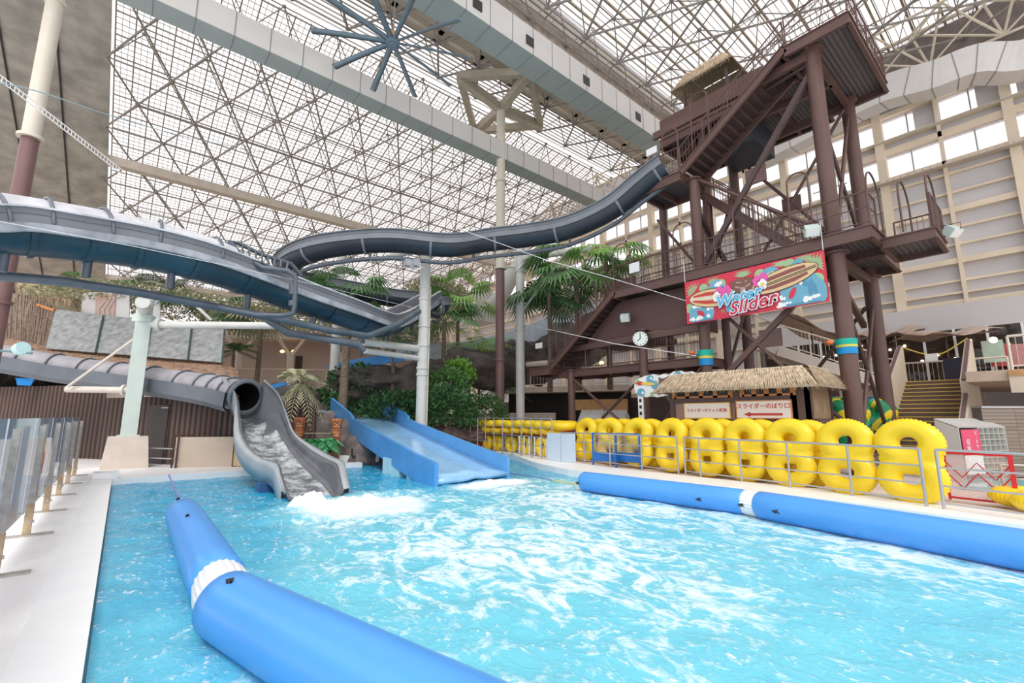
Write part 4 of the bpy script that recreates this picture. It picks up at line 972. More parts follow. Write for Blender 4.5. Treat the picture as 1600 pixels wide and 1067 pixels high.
# ================================================================ ticket booth
T = thing('ticket_booth', 'brown ticket booth with straw roof and two red lettered Japanese signs', 'ticket booth', (15, 6.3, 0))
bx0, bx1, by0, by1 = 14.4, 16.2, 4.5, 8.6
M_bw = mat('booth_brown', (.105, .062, .055), .55, var=.1); M_bp = mat('booth_rose_panel', (.36, .22, .2), .6, var=.1); M_bt = mat('booth_ochre', (.30, .20, .12), .6, var=.2)
mb = MB(); mb.box((bx0, by0, 0), (bx1, by1, 2.5)); mb.build('cabin', M_bp, T)
mb = MB()
for y in (by0, by0+.35, 6.42, by1): mb.box((bx0-.06, y-.08, 0), (bx0+.06, y+.08, 2.75))
mb.box((bx0-.05, by0, 1.48), (bx0+.05, by1, 1.6)); mb.box((bx0-.05, by0, 2.12), (bx0+.05, by1, 2.26)); mb.box((bx0-.06, by0-.06, 0), (bx0+.1, by0+.5, 2.6)); mb.box((bx1-.1, by0-.06, 0), (bx1, by0+.1, 2.6)); mb.build('timber_frame', M_bw, T)
mb = MB(); mb.box((bx0+.15, by0-.03, 1.6), (bx1-.15, by0, 2.55)); mb.build('side_panel', M_bt, T)
mb = MB(); mb.cyl((bx0+.1, by0-.08, 1.5), (bx1, by0-.08, 1.5), .13, 10); mb.build('log_rail', M_bw, T)
M_or = mat('booth_orange', (.62, .25, .08), .5, var=.08)
for y0, y1 in ((6.6, 8.5), (4.85, 6.25)):
    mb = MB(); mb.box((bx0-.07, y0, 2.28), (bx0-.02, y1, 2.34)); n = 4
    for k in range(n+1): yy = y0+(y1-y0)*k/n; mb.box((bx0-.07, yy-.07, 2.28), (bx0-.02, yy+.07, 2.7))
    mb.build('window_lattice', M_or, T)
    mb = MB(); mb.box((bx0-.02, y0, 2.3), (bx0-.01, y1, 2.7)); mb.build('window_pane', M_blk, T)
M_sg = mat('sign_cream', (.85, .80, .76), .5, var=0); M_rd = mat('sign_red', (.55, .05, .04), .5, var=0); M_yl = mat('sign_yellow', (.85, .55, .12), .5, var=0)
def sign(y0, y1, z0, z1, brd, body, size, dz=0, arrow=False):
    mb = MB(); mb.box((bx0-.11, y0, z0), (bx0-.07, y1, z1)); sgn = mb.build('sign_board', brd, T)
    mb = MB(); mb.box((bx0-.115, y0+.035, z0+.03), (bx0-.11, y1-.035, z1-.03)); mb.build('sign_face', M_sg, sgn)
    text(body, (bx0-.118, (y0+y1)/2, (z0+z1)/2+dz), (0, -1, 0), (0, 0, 1), size, M_rd, sgn, 'lettering', ext=.001, bold=.003)
    if arrow:
        mb = MB(); zz = z0+.13; mb.box((bx0-.12, y0+.25, zz-.035), (bx0-.116, y1-.4, zz+.035)); mb.add([(bx0-.12, y1-.42, zz-.075), (bx0-.12, y1-.42, zz+.075), (bx0-.12, y1-.22, zz)], [(0, 1, 2)]); mb.build('arrow', M_rd, sgn)
yA0, yA1 = onx(1141, 640, bx0-.1).y, onx(1069, 640, bx0-.1).y; yB0, yB1 = onx(1238, 640, bx0-.1).y, onx(1150, 640, bx0-.1).y
sign(yA0, yA1, 1.62, 2.12, M_yl, 'スライダーチケット販売', .122)
sign(yB0, yB1, 1.62, 2.16, M_or, 'スライダーのぼり口', .165, .09, True)
hut(14.1, 16.4, 4.25, 8.9, 0, 2.52, 3.1, T, .2, 5, .16, .3)
# ================================================================ surf shop sign board on legs
T = thing('signboard', 'cut-out signboard with waves, surfboard and flowers left of the straw roof', 'signboard', (15, 9.6, 0))
def sp(u, v, k): a, b = onx(991, 610, 15), onx(1090, 600, 15); return V((15-.006*k, a.y+(b.y-a.y)*u, 2.42+.82*v))
def sh2(name, m, L, k, t=0):
    mb = MB()
    for pts in L:
        if t: mb.prism([sp(u, v, k) for u, v in pts], (t, 0, 0))
        else: mb.poly([sp(u, v, k+.1*(len(mb.f) % 8)) for u, v in pts])
    return mb.build(name, m, T)
out = [(0, .45), (.02, .8), (.12, .88), (.2, .95), (.34, 1.0), (.42, .9), (.5, .98), (.58, .92), (.66, 1.05), (.78, 1.05), (.84, .95), (.93, 1.0), (1, .85), (.97, .75), (.7, .6), (.62, .1), (.5, .0), (.38, -.05), (.3, .02), (.2, -.03), (.08, .08), (.02, .2)]
sh2('board', WW, [out], 0, .03)
def d2(cu, cv, r, n=12): return [(cu+r*.35*math.cos(2*math.pi*i/n), cv+r*math.sin(2*math.pi*i/n)) for i in range(n)]
sh2('wave', WB, [d2(.28, .78, .19), d2(.72, .88, .17), d2(.12, .2, .2), d2(.36, .5, .2)], 1); sh2('wave_crest', WW, [d2(.3, .82, .06), d2(.34, .76, .05), d2(.15, .18, .07), d2(.2, .1, .05), d2(.7, .9, .05), d2(.66, .84, .06)], 2)
sh2('leaf', GL, [d2(.06, .7, .12), d2(.3, .1, .1), d2(.9, .85, .1), d2(.48, .35, .1)], 1); sh2('mask', MATS['print_wood'], [[(.43, .45), (.42, .85), (.47, .78), (.52, .78), (.57, .86), (.56, .45), (.5, .36)]], 2)
sh2('surfboard', MATS['print_board_red'], [[(.02, .62), (.1, .72), (.24, .6), (.1, .52)]], 3); sh2('flower', MATS['print_pink'], [d2(.42, .15, .1), d2(.48, .22, .1), d2(.55, .12, .08)], 3)
sh2('yellow_mark', MATS['print_yellow'], [[(.12, .6), (.2, .68), (.34, .6), (.36, .5), (.24, .5)], [(.36, .62), (.4, .64), (.4, .54)]], 4)
mb = MB(); a = sp(.1, 0, 0); mb.box((15, a.y-.11, 0), (15.05, a.y+.11, 2.5)); mb.build('leg_panel', WW, T)
mb = MB()
for k in range(9): mb.box((14.99, a.y-.05, .3+k*.24), (15, a.y+.05, .42+k*.24))
mb.build('leg_pattern', M_blk, T)
# ================================================================ yellow double rings
M_yel = mat('yellow_vinyl', (.93, .66, .02), .3, var=.03, vs=3)
M_yel2 = mat('amber_vinyl', (.80, .45, .01), .3, var=.05)
def ring8_mesh():
    mb = MB()
    for cz in (.34, -.34):
        rows = []
        for i in range(57):
            a = 2*math.pi*i/56
            rows.append([V((.175*math.sin(b), (.335+.2*math.cos(b))*math.cos(a)*1.1, cz+(.335+.2*math.cos(b))*math.sin(a)*.93)) for b in (2*math.pi*j/20 for j in range(20))])
        mb.grid(rows, True, True)
    mb.ball((0, 0, 0), 1, 24, 14, (.16, .54, .27))
    o = mb.build('tmp', M_yel); r = o.modifiers.new('r', 'REMESH'); r.mode = 'VOXEL'; r.voxel_size = .026; r.use_smooth_shade = True
    s = o.modifiers.new('s', 'SMOOTH'); s.iterations = 10; s.factor = .5
    dg = bpy.context.evaluated_depsgraph_get(); me = bpy.data.meshes.new_from_object(o.evaluated_get(dg)); bpy.data.objects.remove(o)
    for v in me.vertices:
        p = v.co; e = abs(p.x)
        if e < .075:      # crimped seam round the rim
            c = V((0, 0, .34 if p.z > 0 else -.34)); d = V((0, p.y, p.z-c.z)); a = math.atan2(d.z, d.y); L_ = d.length
            k = (.075-e)/.075
            if L_ > .36: v.co += d.normalized()*k*.016*math.sin(a*44)
        pass
    for p in me.polygons: p.use_smooth = True
    me.materials.clear(); me.materials.append(M_yel); me.name = 'double_ring'; return me
me8 = ring8_mesh()
zmin = min(v.co.z for v in me8.vertices)
rl = [(11.15, 1.35), (11.45, 2.2), (11.9, 3.4), (12.35, 4.7), (12.6, 5.9), (12.85, 7.3), (12.95, 8.6), (12.9, 9.9), (12.9, 11.2)]
ORD = ['nearest', 'second', 'third', 'fourth', 'fifth', 'sixth', 'seventh', 'eighth', 'ninth']
def ring8(name, label, x, y, rz_, lean, z=0, sc=1., grp='yellow double swim rings standing in a row'):
    o = bpy.data.objects.new(name, me8); COL.objects.link(o); o.location = (x, y, -zmin*sc*math.cos(lean)+.01+z); o.rotation_euler = (0, lean, rz_); o.scale = (sc,)*3
    tag(o, label, 'swim ring', grp); return o
for k, px in enumerate((1413, 1315, 1229, 1160, 1102, 1047, 995, 952, 915)):
    x = 11.95+k*.22; p = onx(px, 650, x); lean = math.radians(6+rnd.uniform(-2, 2)); rz_ = math.radians(rnd.uniform(-6, 6)-4)
    ring8('double_swim_ring', 'yellow figure-eight swim ring, front row, %s from the right end' % ORD[k] if k else 'yellow figure-eight swim ring at the right end of the front row', x, p.y, rz_, lean, 0, .98)
    if k > 1: ring8('double_swim_ring', 'yellow figure-eight swim ring right behind the %s front ring from the right' % ORD[k], x+.45, p.y-(.22 if k else .1)+rnd.uniform(-.05, .05), rz_+.05, lean, 0, .96, 'yellow double swim rings standing behind the front row')
# green and yellow leaf print rings behind the booth
M_lf = mat('leaf_print_vinyl', (.02, .32, .12), .35, var=0)
nt = M_lf.node_tree; N = nt.nodes; L = nt.links; tc = N.new('ShaderNodeTexCoord'); wv = N.new('ShaderNodeTexWave'); wv.inputs['Scale'].default_value = .55; wv.inputs['Distortion'].default_value = 2.2; wv.inputs['Detail'].default_value = 1; wv.bands_direction = 'DIAGONAL'
L.new(tc.outputs['Object'], wv.inputs[0]); r = N.new('ShaderNodeValToRGB'); r.color_ramp.interpolation = 'CONSTANT'
for i, (p, c) in enumerate(((0, (.0, .25, .10, 1)), (.3, (.88, .66, .02, 1)), (.66, (.02, .38, .12, 1)), (.92, (.01, .08, .18, 1)))):
    e = r.color_ramp.elements[i] if i < 2 else r.color_ramp.elements.new(p); e.position = p; e.color = c
L.new(wv.outputs['Fac'], r.inputs[0]); L.new(r.outputs[0], N['Principled BSDF'].inputs['Base Color'])
me_leaf = me8.copy(); me_leaf.materials.clear(); me_leaf.materials.append(M_lf)
for k, (px, dd, zz) in enumerate(((1293, 16.2, 0), (1312, 16.6, 0), (1325, 16.0, 0), (1345, 16.5, 0), (1360, 16.2, 0), (1372, 16.8, 0))):
    p = dep(px, 650, dd); o = bpy.data.objects.new('leaf_print_swim_ring', me_leaf); COL.objects.link(o); o.location = (p.x, p.y, -zmin*1.1+.55); o.rotation_euler = (0, math.radians(8), math.radians(-10+k*9)); o.scale = (1.1,)*3
    tag(o, 'green and yellow printed swim ring right of the booth, %s from the left' % (ORD[k].replace('nearest', 'first')), 'swim ring', 'green and yellow printed swim rings')
T = thing('ring_stand', 'low dark stand carrying the green and yellow printed rings', 'stand', dep(1335, 690, 16.2))
p0, p1 = dep(1288, 650, 16.1), dep(1380, 650, 16.7)
mb = MB(); mb.bar(V((p0.x, p0.y, .5)), V((p1.x, p1.y, .5)), .7, .08); mb.build('stand_top', M_br2, T)
for t in (0, .5, 1): p = p0.lerp(p1, t); mb = MB(); mb.bar((p.x, p.y, 0), (p.x, p.y, .48), .08, .08); mb.build('leg', M_br2, T)
# small rings: standing row and a heap of flat ones
def torus(name, R, r, m, cx=1, sq=1., seam=True):
    mb = MB(); rows = []
    for i in range(33):
        a = 2*math.pi*i/32; rows.append([V((r*sq*math.sin(b), (R+r*math.cos(b))*math.cos(a), (R+r*math.cos(b))*math.sin(a)*cx)) for b in (2*math.pi*j/12 for j in range(12))])
    mb.grid(rows, True, True); return mb.mesh(name, m)
M_yr2 = mat('yellow_red_vinyl', (.85, .55, .02), .35, var=0)
nt = M_yr2.node_tree; N = nt.nodes; L = nt.links; tc = N.new('ShaderNodeTexCoord'); vo = N.new('ShaderNodeTexNoise'); vo.inputs['Scale'].default_value = 3.2; vo.inputs['Detail'].default_value = 0
L.new(tc.outputs['Object'], vo.inputs[0]); r = N.new('ShaderNodeValToRGB'); r.color_ramp.interpolation = 'CONSTANT'; r.color_ramp.elements[0].color = (.75, .05, .02, 1); r.color_ramp.elements[1].color = (.86, .56, .02, 1); r.color_ramp.elements[1].position = .5
L.new(vo.outputs[0], r.inputs[0]); L.new(r.outputs[0], N['Principled BSDF'].inputs['Base Color'])
t_up = torus('ring_up', .27, .16, M_yel, 1.05); t_fl = torus('ring_flat', .38, .17, M_yr2, 1., 1.); t_fy = torus('ring_flat_yellow', .38, .17, M_yel, 1., 1.)
for k, (px, Y) in enumerate(((763, 20), (779, 18.7), (800, 17.2), (822, 15.8), (848, 14.4), (868, 13.6), (745, 21.5))):
    p = dep(px, 650, 24.2-(px-745)/123*5.5); o = bpy.data.objects.new('swim_ring', t_up if k < 5 else torus('ring_up_print', .27, .16, M_yr2, 1.05)); COL.objects.link(o)
    o.location = (p.x, p.y, .46); o.rotation_euler = (0, math.radians(5), math.radians(-12+k*3)); tag(o, ('%s small yellow ring standing upright behind the grid fence, counted from the left' % ('first', 'second', 'third', 'fourth', 'fifth')[k]) if k < 5 else 'upright red spotted ring nearest the pale blue board' if k == 5 else 'upright red spotted ring at the left end of the grid fence', 'swim ring', 'small rings standing behind the grid fence')
n_ = 0
for lay, (z, cnt) in enumerate(((1.02, 9), (1.32, 9))):
    for k in range(cnt):
        px = 752+k*15.5+(lay % 2)*6; 
        p = dep(px, 650, 24.6-(px-745)/123*5.2); o = bpy.data.objects.new('swim_ring', t_fy if (lay == 1) else t_fl); COL.objects.link(o)
        o.location = (p.x, p.y, z+rnd.uniform(-.02, .02)); o.rotation_euler = (rnd.uniform(-.12, .12), math.radians(90)+rnd.uniform(-.1, .1), 0)
        tag(o, '%s flat ring in the heap, %s layer, %s from the left' % ('yellow' if lay else 'red and yellow', 'top' if lay else 'lower', ORD[k].replace('nearest', 'first')), 'swim ring', 'flat swim rings heaped behind the grid fence')
T = thing('ring_rack', 'low rack under the heap of flat red and yellow rings', 'rack', (15, 16, 0))
ra0, ra1 = dep(876, 650, 19.1), dep(748, 650, 24.5); ra0.z = ra1.z = 0
mb = MB(); mb.bar(ra0+V((0, 0, .82)), ra1+V((0, 0, .82)), .8, .05); mb.build('shelf', M_br2, T)
for t in (0, .33, .66, 1): p = ra0.lerp(ra1, t); mb = MB(); mb.bar(p, p+V((0, 0, .8)), .06, .06); mb.build('leg', M_br2, T)
# ================================================================ galvanised fences along the pool
def fence(label, pts, h=1.05, levels=(.12, .42, .74, 1.05), post=1.35, name='railing', m=M_chr, r=.022):
    T = thing(name, label, 'railing', pts[0]); P_ = [V(p) for p in pts]; U_ = V((0, 0, 1))
    for z in levels: mb = MB(); mb.tube([p+U_*z for p in P_], r*(1.1 if z == levels[-1] else .8), 6); mb.build('rail', m, T)
    acc = []
    for a, b in zip(P_, P_[1:]):
        n = max(1, round((b-a).length/post)); acc += [a.lerp(b, i/n) for i in range(n)]
    for p in acc+[P_[-1]]: mb = MB(); mb.cyl(p, p+U_*h, r*1.2, 8); mb.build('post', m, T)
    return T
g0 = lambda x, y: onz(x, y, .07)
fence('galvanised railing in front of the nearest yellow double rings', [(11.45, 1.85, .05), (11.75, 3.05, .05), (12.0, 4.3, .05), (12.25, 6.6, .05), (12.35, 7.1, .05)])
fence('galvanised railing from the blue gates to the next railing', [(12.4, 7.35, .05), (12.55, 9.9, .05), (12.6, 12.2, .05)])
fence('galvanised railing at the right border beside the red net', [(10.9, -.4, .05), (11.05, .3, .05), (11.35, 1.6, .05)], post=.9)
fence('tall galvanised grid fence in front of the heap of small rings', [tuple(dep(px, 650, d)-V((0, 0, 1.65))) for px, d in ((862, 17.6), (830, 18.7), (800, 20.2), (735, 23.4))], 1.55, (.12, .5, .85, 1.2, 1.55), .7)
# pale blue panels and blue mesh gates tied to the fence
T = thing('fence_panel', 'plain pale blue board tied to the railing left of the blue gates', 'panel', (12.5, 12, 0))
a, b = V((12.42, 12.75, 0)), V((12.42, 11.3, 0))
for k in range(2): p, q = a.lerp(b, k/2+.01), a.lerp(b, k/2+.49); mb = MB(); mb.bar(p+V((0, 0, .58)), q+V((0, 0, .58)), .02, 1.0); mb.build('board', mat('pale_blue_board', (.60, .70, .80), .4, var=.03), T)
M_gb = mat('gate_blue', (.02, .16, .52), .4, var=.05)
for k, (pa, pb) in enumerate((((925, 724), (960, 727)), ((961, 729), (997, 728)))):
    a, b = dep(pa[0], 650, 16.2-k*.3), dep(pb[0], 650, 15.6-k*.3); a.z = b.z = 0
    T = thing('mesh_gate', 'blue mesh barrier gate with solid lower half, %s one of the pair' % ('left' if k == 0 else 'right'), 'gate', a, 'pair of blue mesh gates')
    U_ = V((0, 0, 1)); mb = MB()
    for p in (a, b): mb.bar(p, p+U_*1.12, .045, .045)
    for z in (.22, .48, 1.12): mb.bar(a+U_*z, b+U_*z, .04, .04)
    mb.build('gate_frame', M_gb, T); mb = MB(); mb.bar(a+U_*.35, b+U_*.35, .02, .26); mb.build('lower_panel', M_gb, T)
    mb = MB(); n = 9
    for i in range(-n, n+1):
        for sg in (1, -1):
            t0, t1 = i/n, i/n+.75*sg
            u0, u1 = max(0, min(1, t0)), max(0, min(1, t1)); 
            if abs(t1-t0) < 1e-6 or u0 == u1: continue
            z0, z1 = .5+.6*(u0-t0)/(t1-t0), .5+.6*(u1-t0)/(t1-t0); mb.cyl(a.lerp(b, u0)+U_*z0, a.lerp(b, u1)+U_*z1, .005, 4, cap=False)
    mb.build('wire_mesh', M_gb, T)
T = thing('hinged_bars', 'short white bars standing in front of the small rings', 'barrier', (12.6, 13.2, 0))
for k in range(6): p = V((12.62+k*.16, 13.0+k*.5, 0)); mb = MB(); mb.cyl(p, p+V((0, 0, .85)), .03, 8); mb.build('bar', M_wht, T)
# red net barrier
T = thing('net_barrier', 'red framed barrier with a white and red net right of the last yellow ring', 'barrier', (13, 1.3, 0))
M_rf = mat('barrier_red', (.60, .02, .03), .4, var=.05); U_ = V((0, 0, 1))
a, b, c2 = dep(1466, 650, 9.6), dep(1567, 650, 8.8), dep(1566, 650, 9.3); a.z = b.z = c2.z = .05
mb = MB()
for p, q in ((a, b),): mb.bar(p+U_*.92, q+U_*.92, .04, .045); mb.bar(p+U_*.05, q+U_*.05, .04, .035)
mb.bar(a, a+U_*.92, .04, .04); mb.bar(b, b+U_*.94, .07, .04); mb.build('frame', M_rf, T)
M_nt = mat('net_pink', (.78, .60, .62), .7, var=0); n = 26
mb = MB()
for i in range(-n, n+1):
    for sg in (1, -1):
        t0, t1 = i/n, i/n+.72*sg; u0, u1 = max(0, min(1, t0)), max(0, min(1, t1))
        if u0 == u1: continue
        z0, z1 = .07+.84*(u0-t0)/(t1-t0), .07+.84*(u1-t0)/(t1-t0); mb.cyl(a.lerp(b, u0)+U_*z0, a.lerp(b, u1)+U_*z1, .005, 3, cap=False)
mb.build('net', M_nt, T)
mb = MB()
for z in (.25, .45): mb.tube([a.lerp(b, t)+U_*(z+.3*abs(((t*2+ (z > .5)*.5) % 1)*2-1)) for t in (k/16 for k in range(17))], .012, 4)
mb.build('net_edge_cord', M_rf, T)
# floats at right border deck
p = dep(1592, 650, 8.2); o = bpy.data.objects.new('double_swim_ring', me8); COL.objects.link(o); o.location = (p.x+.35, p.y-.1, .25); o.rotation_euler = (0, math.radians(90), .5); o.scale = (.95,)*3
tag(o, 'yellow figure-eight swim ring lying flat at the right border', 'swim ring')
# ================================================================ left side: glass fence, corrugated fence, thatch
def glass_mat(name, tint=(.93, .96, .98), a=.30):
    m = bpy.data.materials.new(name); m.use_nodes = True; nt = m.node_tree; N = nt.nodes; L = nt.links; N.remove(N['Principled BSDF'])
    t = N.new('ShaderNodeBsdfTransparent'); t.inputs[0].default_value = (.9, .95, .97, 1); g = N.new('ShaderNodeBsdfGlossy'); g.inputs['Roughness'].default_value = .03
    d = N.new('ShaderNodeBsdfDiffuse'); d.inputs[0].default_value = (*tint, 1)
    x = N.new('ShaderNodeMixShader'); y = N.new('ShaderNodeMixShader'); fr_ = N.new('ShaderNodeFresnel'); fr_.inputs[0].default_value = 1.45
    x.inputs[0].default_value = a; L.new(t.outputs[0], x.inputs[1]); L.new(d.outputs[0], x.inputs[2]); L.new(fr_.outputs[0], y.inputs[0]); L.new(x.outputs[0], y.inputs[1]); L.new(g.outputs[0], y.inputs[2]); L.new(y.outputs[0], N['Material Output'].inputs[0]); return m
M_gl = glass_mat('acrylic_screen', (.66, .78, .93), .6)
M_pst = mat('weathered_steel_post', (.44, .41, .38), .6, metal=.2, var=.15, vs=12, bump=.2)
M_rst = mat('rusty_foot', (.50, .38, .24), .7, var=.3, vs=6)
prints = [mat('splash_print_%s' % n, c, .6, var=0, alpha=.75) for n, c in (('green', (.1, .6, .35)), ('red', (.65, .1, .15)), ('orange', (.9, .45, .05)), ('teal', (.1, .6, .6)), ('purple', (.3, .1, .35)), ('pink', (.8, .45, .6)))]
GX = -.86
gy = [2.9, 5.2, 7.55, 9.8, 12.0, 14.25, 16.45, 18.6]
word = ['nearest', 'second nearest', 'third nearest', 'fourth nearest', 'fifth', 'sixth', 'farthest but one', 'farthest']
for k, y in enumerate(gy[:-1]):
    y1 = gy[k+1]; T = thing('glass_screen', 'clear splash screen with colour prints, %s along the pool edge' % word[k], 'screen', (GX, y, 0), 'clear splash screens along the left pool edge')
    mb = MB(); mb.box((GX-.11, y+.09, .28), (GX-.095, y1-.02, EYE-.03)); mb.build('pane', M_gl, T)
    r_ = random.Random(k*7+1)
    for m in prints[:]:
        if r_.random() < .35: continue
        mb = MB(); c0 = y+.5+r_.random()*1.2; z0 = .45+r_.random()*.7
        pts = []
        for i in range(9): t = 2*math.pi*i/9; q = .5+.5*r_.random(); pts.append((GX-.093+.0008*prints.index(m), c0+.16*q*math.cos(t), z0+.28*q*math.sin(t)))
        mb.poly(pts); mb.build('splash_print', m, T)
for k, y in enumerate(gy):
    if k == 0: pass
    T = thing('screen_post', 'steel post with rusty foot holding the splash screens, %s of the row' % word[k], 'post', (GX, y, 0), 'steel posts of the splash screens')
    mb = MB(); mb.box((GX-.045, y-.03, .06), (GX+.02, y+.03, EYE-.14)); mb.build('shaft', M_pst, T)
    mb = MB(); mb.box((GX-.055, y-.035, .02), (GX+.03, y+.035, .45)); mb.build('foot', M_rst, T)
    mb = MB(); mb.box((GX-.25, y-.06, 0), (GX+.27, y+.06, .022)); mb.build('base_plate', M_pst, T)
    mb = MB(); mb.cyl((GX, y-.06, .2), (GX, y-.07, .2), .02, 8); mb.cyl((GX+.03, y, .2), (GX+.05, y, .2), .02, 8); mb.build('bolt', M_chr, T)
# corrugated brown fence, fold shade and plank gaps painted as dark bands
M_cf = stripe('brown_fold_shade', (.045, .03, .027), (.155, .095, .075), 'X', 2.3, .5, .35, bump=.4, dist=.6)
fp = [onz(366, 729), onz(265, 726), onz(150, 717), onz(-40, 711), onz(-260, 708)]
fT = thing('corrugated_fence', 'dark brown corrugated sheet fence behind the tube slide', 'fence', fp[1])
k = 0
for a, b in zip(fp, fp[1:]):
    mb = MB(); L_ = (b-a).length; n = int(L_/.12); d = (b-a)/n; s = V((-d.y, d.x, 0)).normalized()
    rows = [[a+d*i+s*(.06 if i % 2 else -.06)+V((0, 0, z)) for i in range(n+1)] for z in (0, 2.42 if a.y < 24 else 2.98)]
    mb.grid(rows, False); mb.build('sheet', M_cf, fT)
a, b = fp[1].lerp(fp[2], .07), fp[1].lerp(fp[2], .32); n_ = V((-.6, -.8, 0))*.06
mb = MB(); mb.bar(a+n_+V((0, 0, 1.05)), b+n_+V((0, 0, 1.05)), .05, 2.1); dr = mb.build('door_leaf', mat('door_brown', (.06, .045, .042), .5), fT)
mb = MB(); mb.bar(a+n_*2+V((.02, 0, 2.0)), a.lerp(b, .3)+n_*2+V((0, 0, 2.0)), .05, .04); mb.build('door_closer', M_chr, dr)
# black sheet standing in for the shade above the fence, blue box
mb = MB(); mb.box((-14, 31.5, 0), (-1.8, 31.7, 4.4)); struct(mb, 'shade_backing', mat('shade_black', (.015, .015, .015), .9, var=0))
T = thing('plastic_box', 'small bright blue plastic box on top of the brown fence', 'box', dep(38, 598, 19.3))
p = dep(38, 598, 19.3); p.z = 2.97; mb = MB(); mb.prism([p+V((-.2, 0, 0)), p+V((.2, 0, 0)), p+V((.26, 0, .26)), p+V((-.26, 0, .26))], (0, .3, 0)); mb.build('tub', mat('bright_blue', (.02, .3, .8), .4), T)
mb = MB(); mb.box(tuple(p+V((-.28, -.02, .25))), tuple(p+V((.28, .32, .29)))); mb.build('lid', MATS['bright_blue'], T)
# beige enclosure with rails
T = thing('beige_enclosure', 'low beige panel enclosure by the pool in front of the brown fence', 'enclosure', dep(320, 729, 15.7))
a, b, c = onz(271, 731), onz(362, 729), onz(392, 730)
M_bg = mat('beige_panel', (.60, .50, .40), .5, var=.05)
mb = MB(); mb.bar(a+V((0, 0, .5)), b+V((0, 0, .5)), .06, 1.0); mb.build('panel', M_bg, T)
mb = MB(); mb.bar(b+V((.05, 0, .5)), c+V((0, 0, .5)), .06, .95); mb.build('panel', mat('ochre_panel', (.62, .48, .28), .5), T)
mb = MB(); mb.tube([onz(219, 729)+V((0, 0, .62)), a+V((0, -.05, .62))], .025, 8); mb.tube([onz(214, 729)+V((0, 0, .3)), a+V((0, -.05, .3))], .025, 8); mb.build('rail', M_chr, T)
for q in (a+V((-.06, 0, 0)), a+V((.04, -.15, 0))): mb = MB(); mb.cyl(q, q+V((0, 0, 1.08)), .03, 8); mb.build('post', M_br2, T)
mb = MB(); mb.tube([a+V((-.1, 0, 1.06)), a+V((.35, .0, 1.08)), a+V((.55, 0, 1.0))], .025, 6); mb.build('handrail', M_br2, T)
# small lights and dish at the slide
T = thing('floodlight', 'round pale blue lamp on a bar above the dark tube slide at far left', 'floodlight', dep(37, 543, 12.5))
p = dep(37, 543, 12.5); mb = MB(); mb.cyl(p, p+V((-.1, .15, -.05)), .17, 16); mb.build('lamp', mat('pale_blue_lamp', (.5, .72, .75), .4), T)
mb = MB(); mb.cyl(dep(-20, 546, 12.3), dep(50, 552, 12.6), .03, 6); mb.build('bar', mat('teal_bar', (.12, .25, .27), .4), T)
# thatch bank and shade panels
M_bank = mat('thatch_bank', (.34, .22, .15), .95, var=.45, vs=5, bump=.8, bs=14)
T = thing('thatch_roof', 'long brown thatched roof strip just above the tube slide', 'thatched roof', dep(220, 570, 21))
mb = MB(); rows = [[dep(x, y+dy, d) for x, y in ((-150, 515), (0, 530), (80, 546), (220, 560), (345, 568), (372, 585))] for dy, d in ((-6, 22.5), (22, 20), (50, 19.6))]
mb.grid(rows); mb.build('thatch_surface', M_bank, T)
mb = MB(); tp = [dep(x, y, 22) for x, y in ((-100, 530), (80, 545), (220, 559), (345, 567), (372, 588))]; bt = [dep(x, y+26, 20) for x, y in ((-100, 530), (80, 545), (220, 559), (345, 567), (372, 588))]
thatch(mb, tp, bt, 18, 4, .3, 9, False); mb.build('straw', mat('brown_straw', (.42, .26, .17), .9, var=.4, vs=8), T)
T = thing('thatch_wall', 'steep shaggy thatch wall at the far left behind the column', 'thatch wall', dep(40, 530, 21))
mb = MB(); rows = [[dep(x, y, d) for x, y in r_] for r_, d in ((((-120, 450), (-20, 455), (45, 462), (105, 488)), 24), (((-140, 540), (-20, 548), (40, 552), (80, 560)), 22))]
mb.grid(rows, False); mb.build('backing', M_bank, T); mb = MB(); thatch(mb, rows[0], rows[1], 16, 9, .4, 4, False); mb.build('straw', mat('grey_straw', (.27, .20, .155), .9, var=.4, vs=8), T)
T = thing('thatch_roof', 'light straw eave behind the shaggy wall, upper left under the slide', 'thatched roof', dep(80, 465, 24.5))
mb = MB(); tp = [dep(x, y, 25.5) for x, y in ((28, 432), (75, 448), (112, 462), (126, 480))]; bt = [dep(x, y, 24) for x, y in ((25, 458), (75, 476), (108, 486), (124, 496))]
mb.grid([tp, bt], False); mb.build('backing', M_th2, T); mb = MB(); thatch(mb, tp, bt, 14, 4, .25, 6, False); mb.build('straw', mat('light_straw', (.72, .55, .36), .85, var=.25, vs=8), T)
mb = MB(); mb.bar(dep(58, 476, 23.6), dep(85, 485, 23.6), .1, .14); mb.build('orange_beam', M_or, T)
M_shade = mat('grey_shade_cloth', (.33, .345, .345), .8, var=.3, vs=4)
sx = (88, 163, 238, 301, 352); top_y = lambda x: 484+(x-88)*.118; bot_y = lambda x: 545+(x-72)*.08
for k in range(4):
    a, b = sx[k], sx[k+1]; f = lambda x: x-16+(x-88)*.045
    mb = MB(); mb.add([dep(a, top_y(a), 23.2), dep(b-2, top_y(b), 23.2), dep(f(b)-2, bot_y(f(b)), 21.6), dep(f(a), bot_y(f(a)), 21.6)], [(0, 1, 2, 3)])
    o = mb.build('shade_panel', M_shade, None); thick(o, .04); tag(o, 'grey mottled sloping panel above the thatch strip, %s from the left of four' % ('first', 'second', 'third', 'fourth')[k], 'panel', 'grey sloping panels on the thatch')
    mb = MB(); mb.bar(dep(b-1, top_y(b), 23.1), dep(f(b)-1, bot_y(f(b)), 21.5), .06, .08); q = mb.build('edge_batten', mat('dark_green_batten', (.03, .07, .06), .5), o)
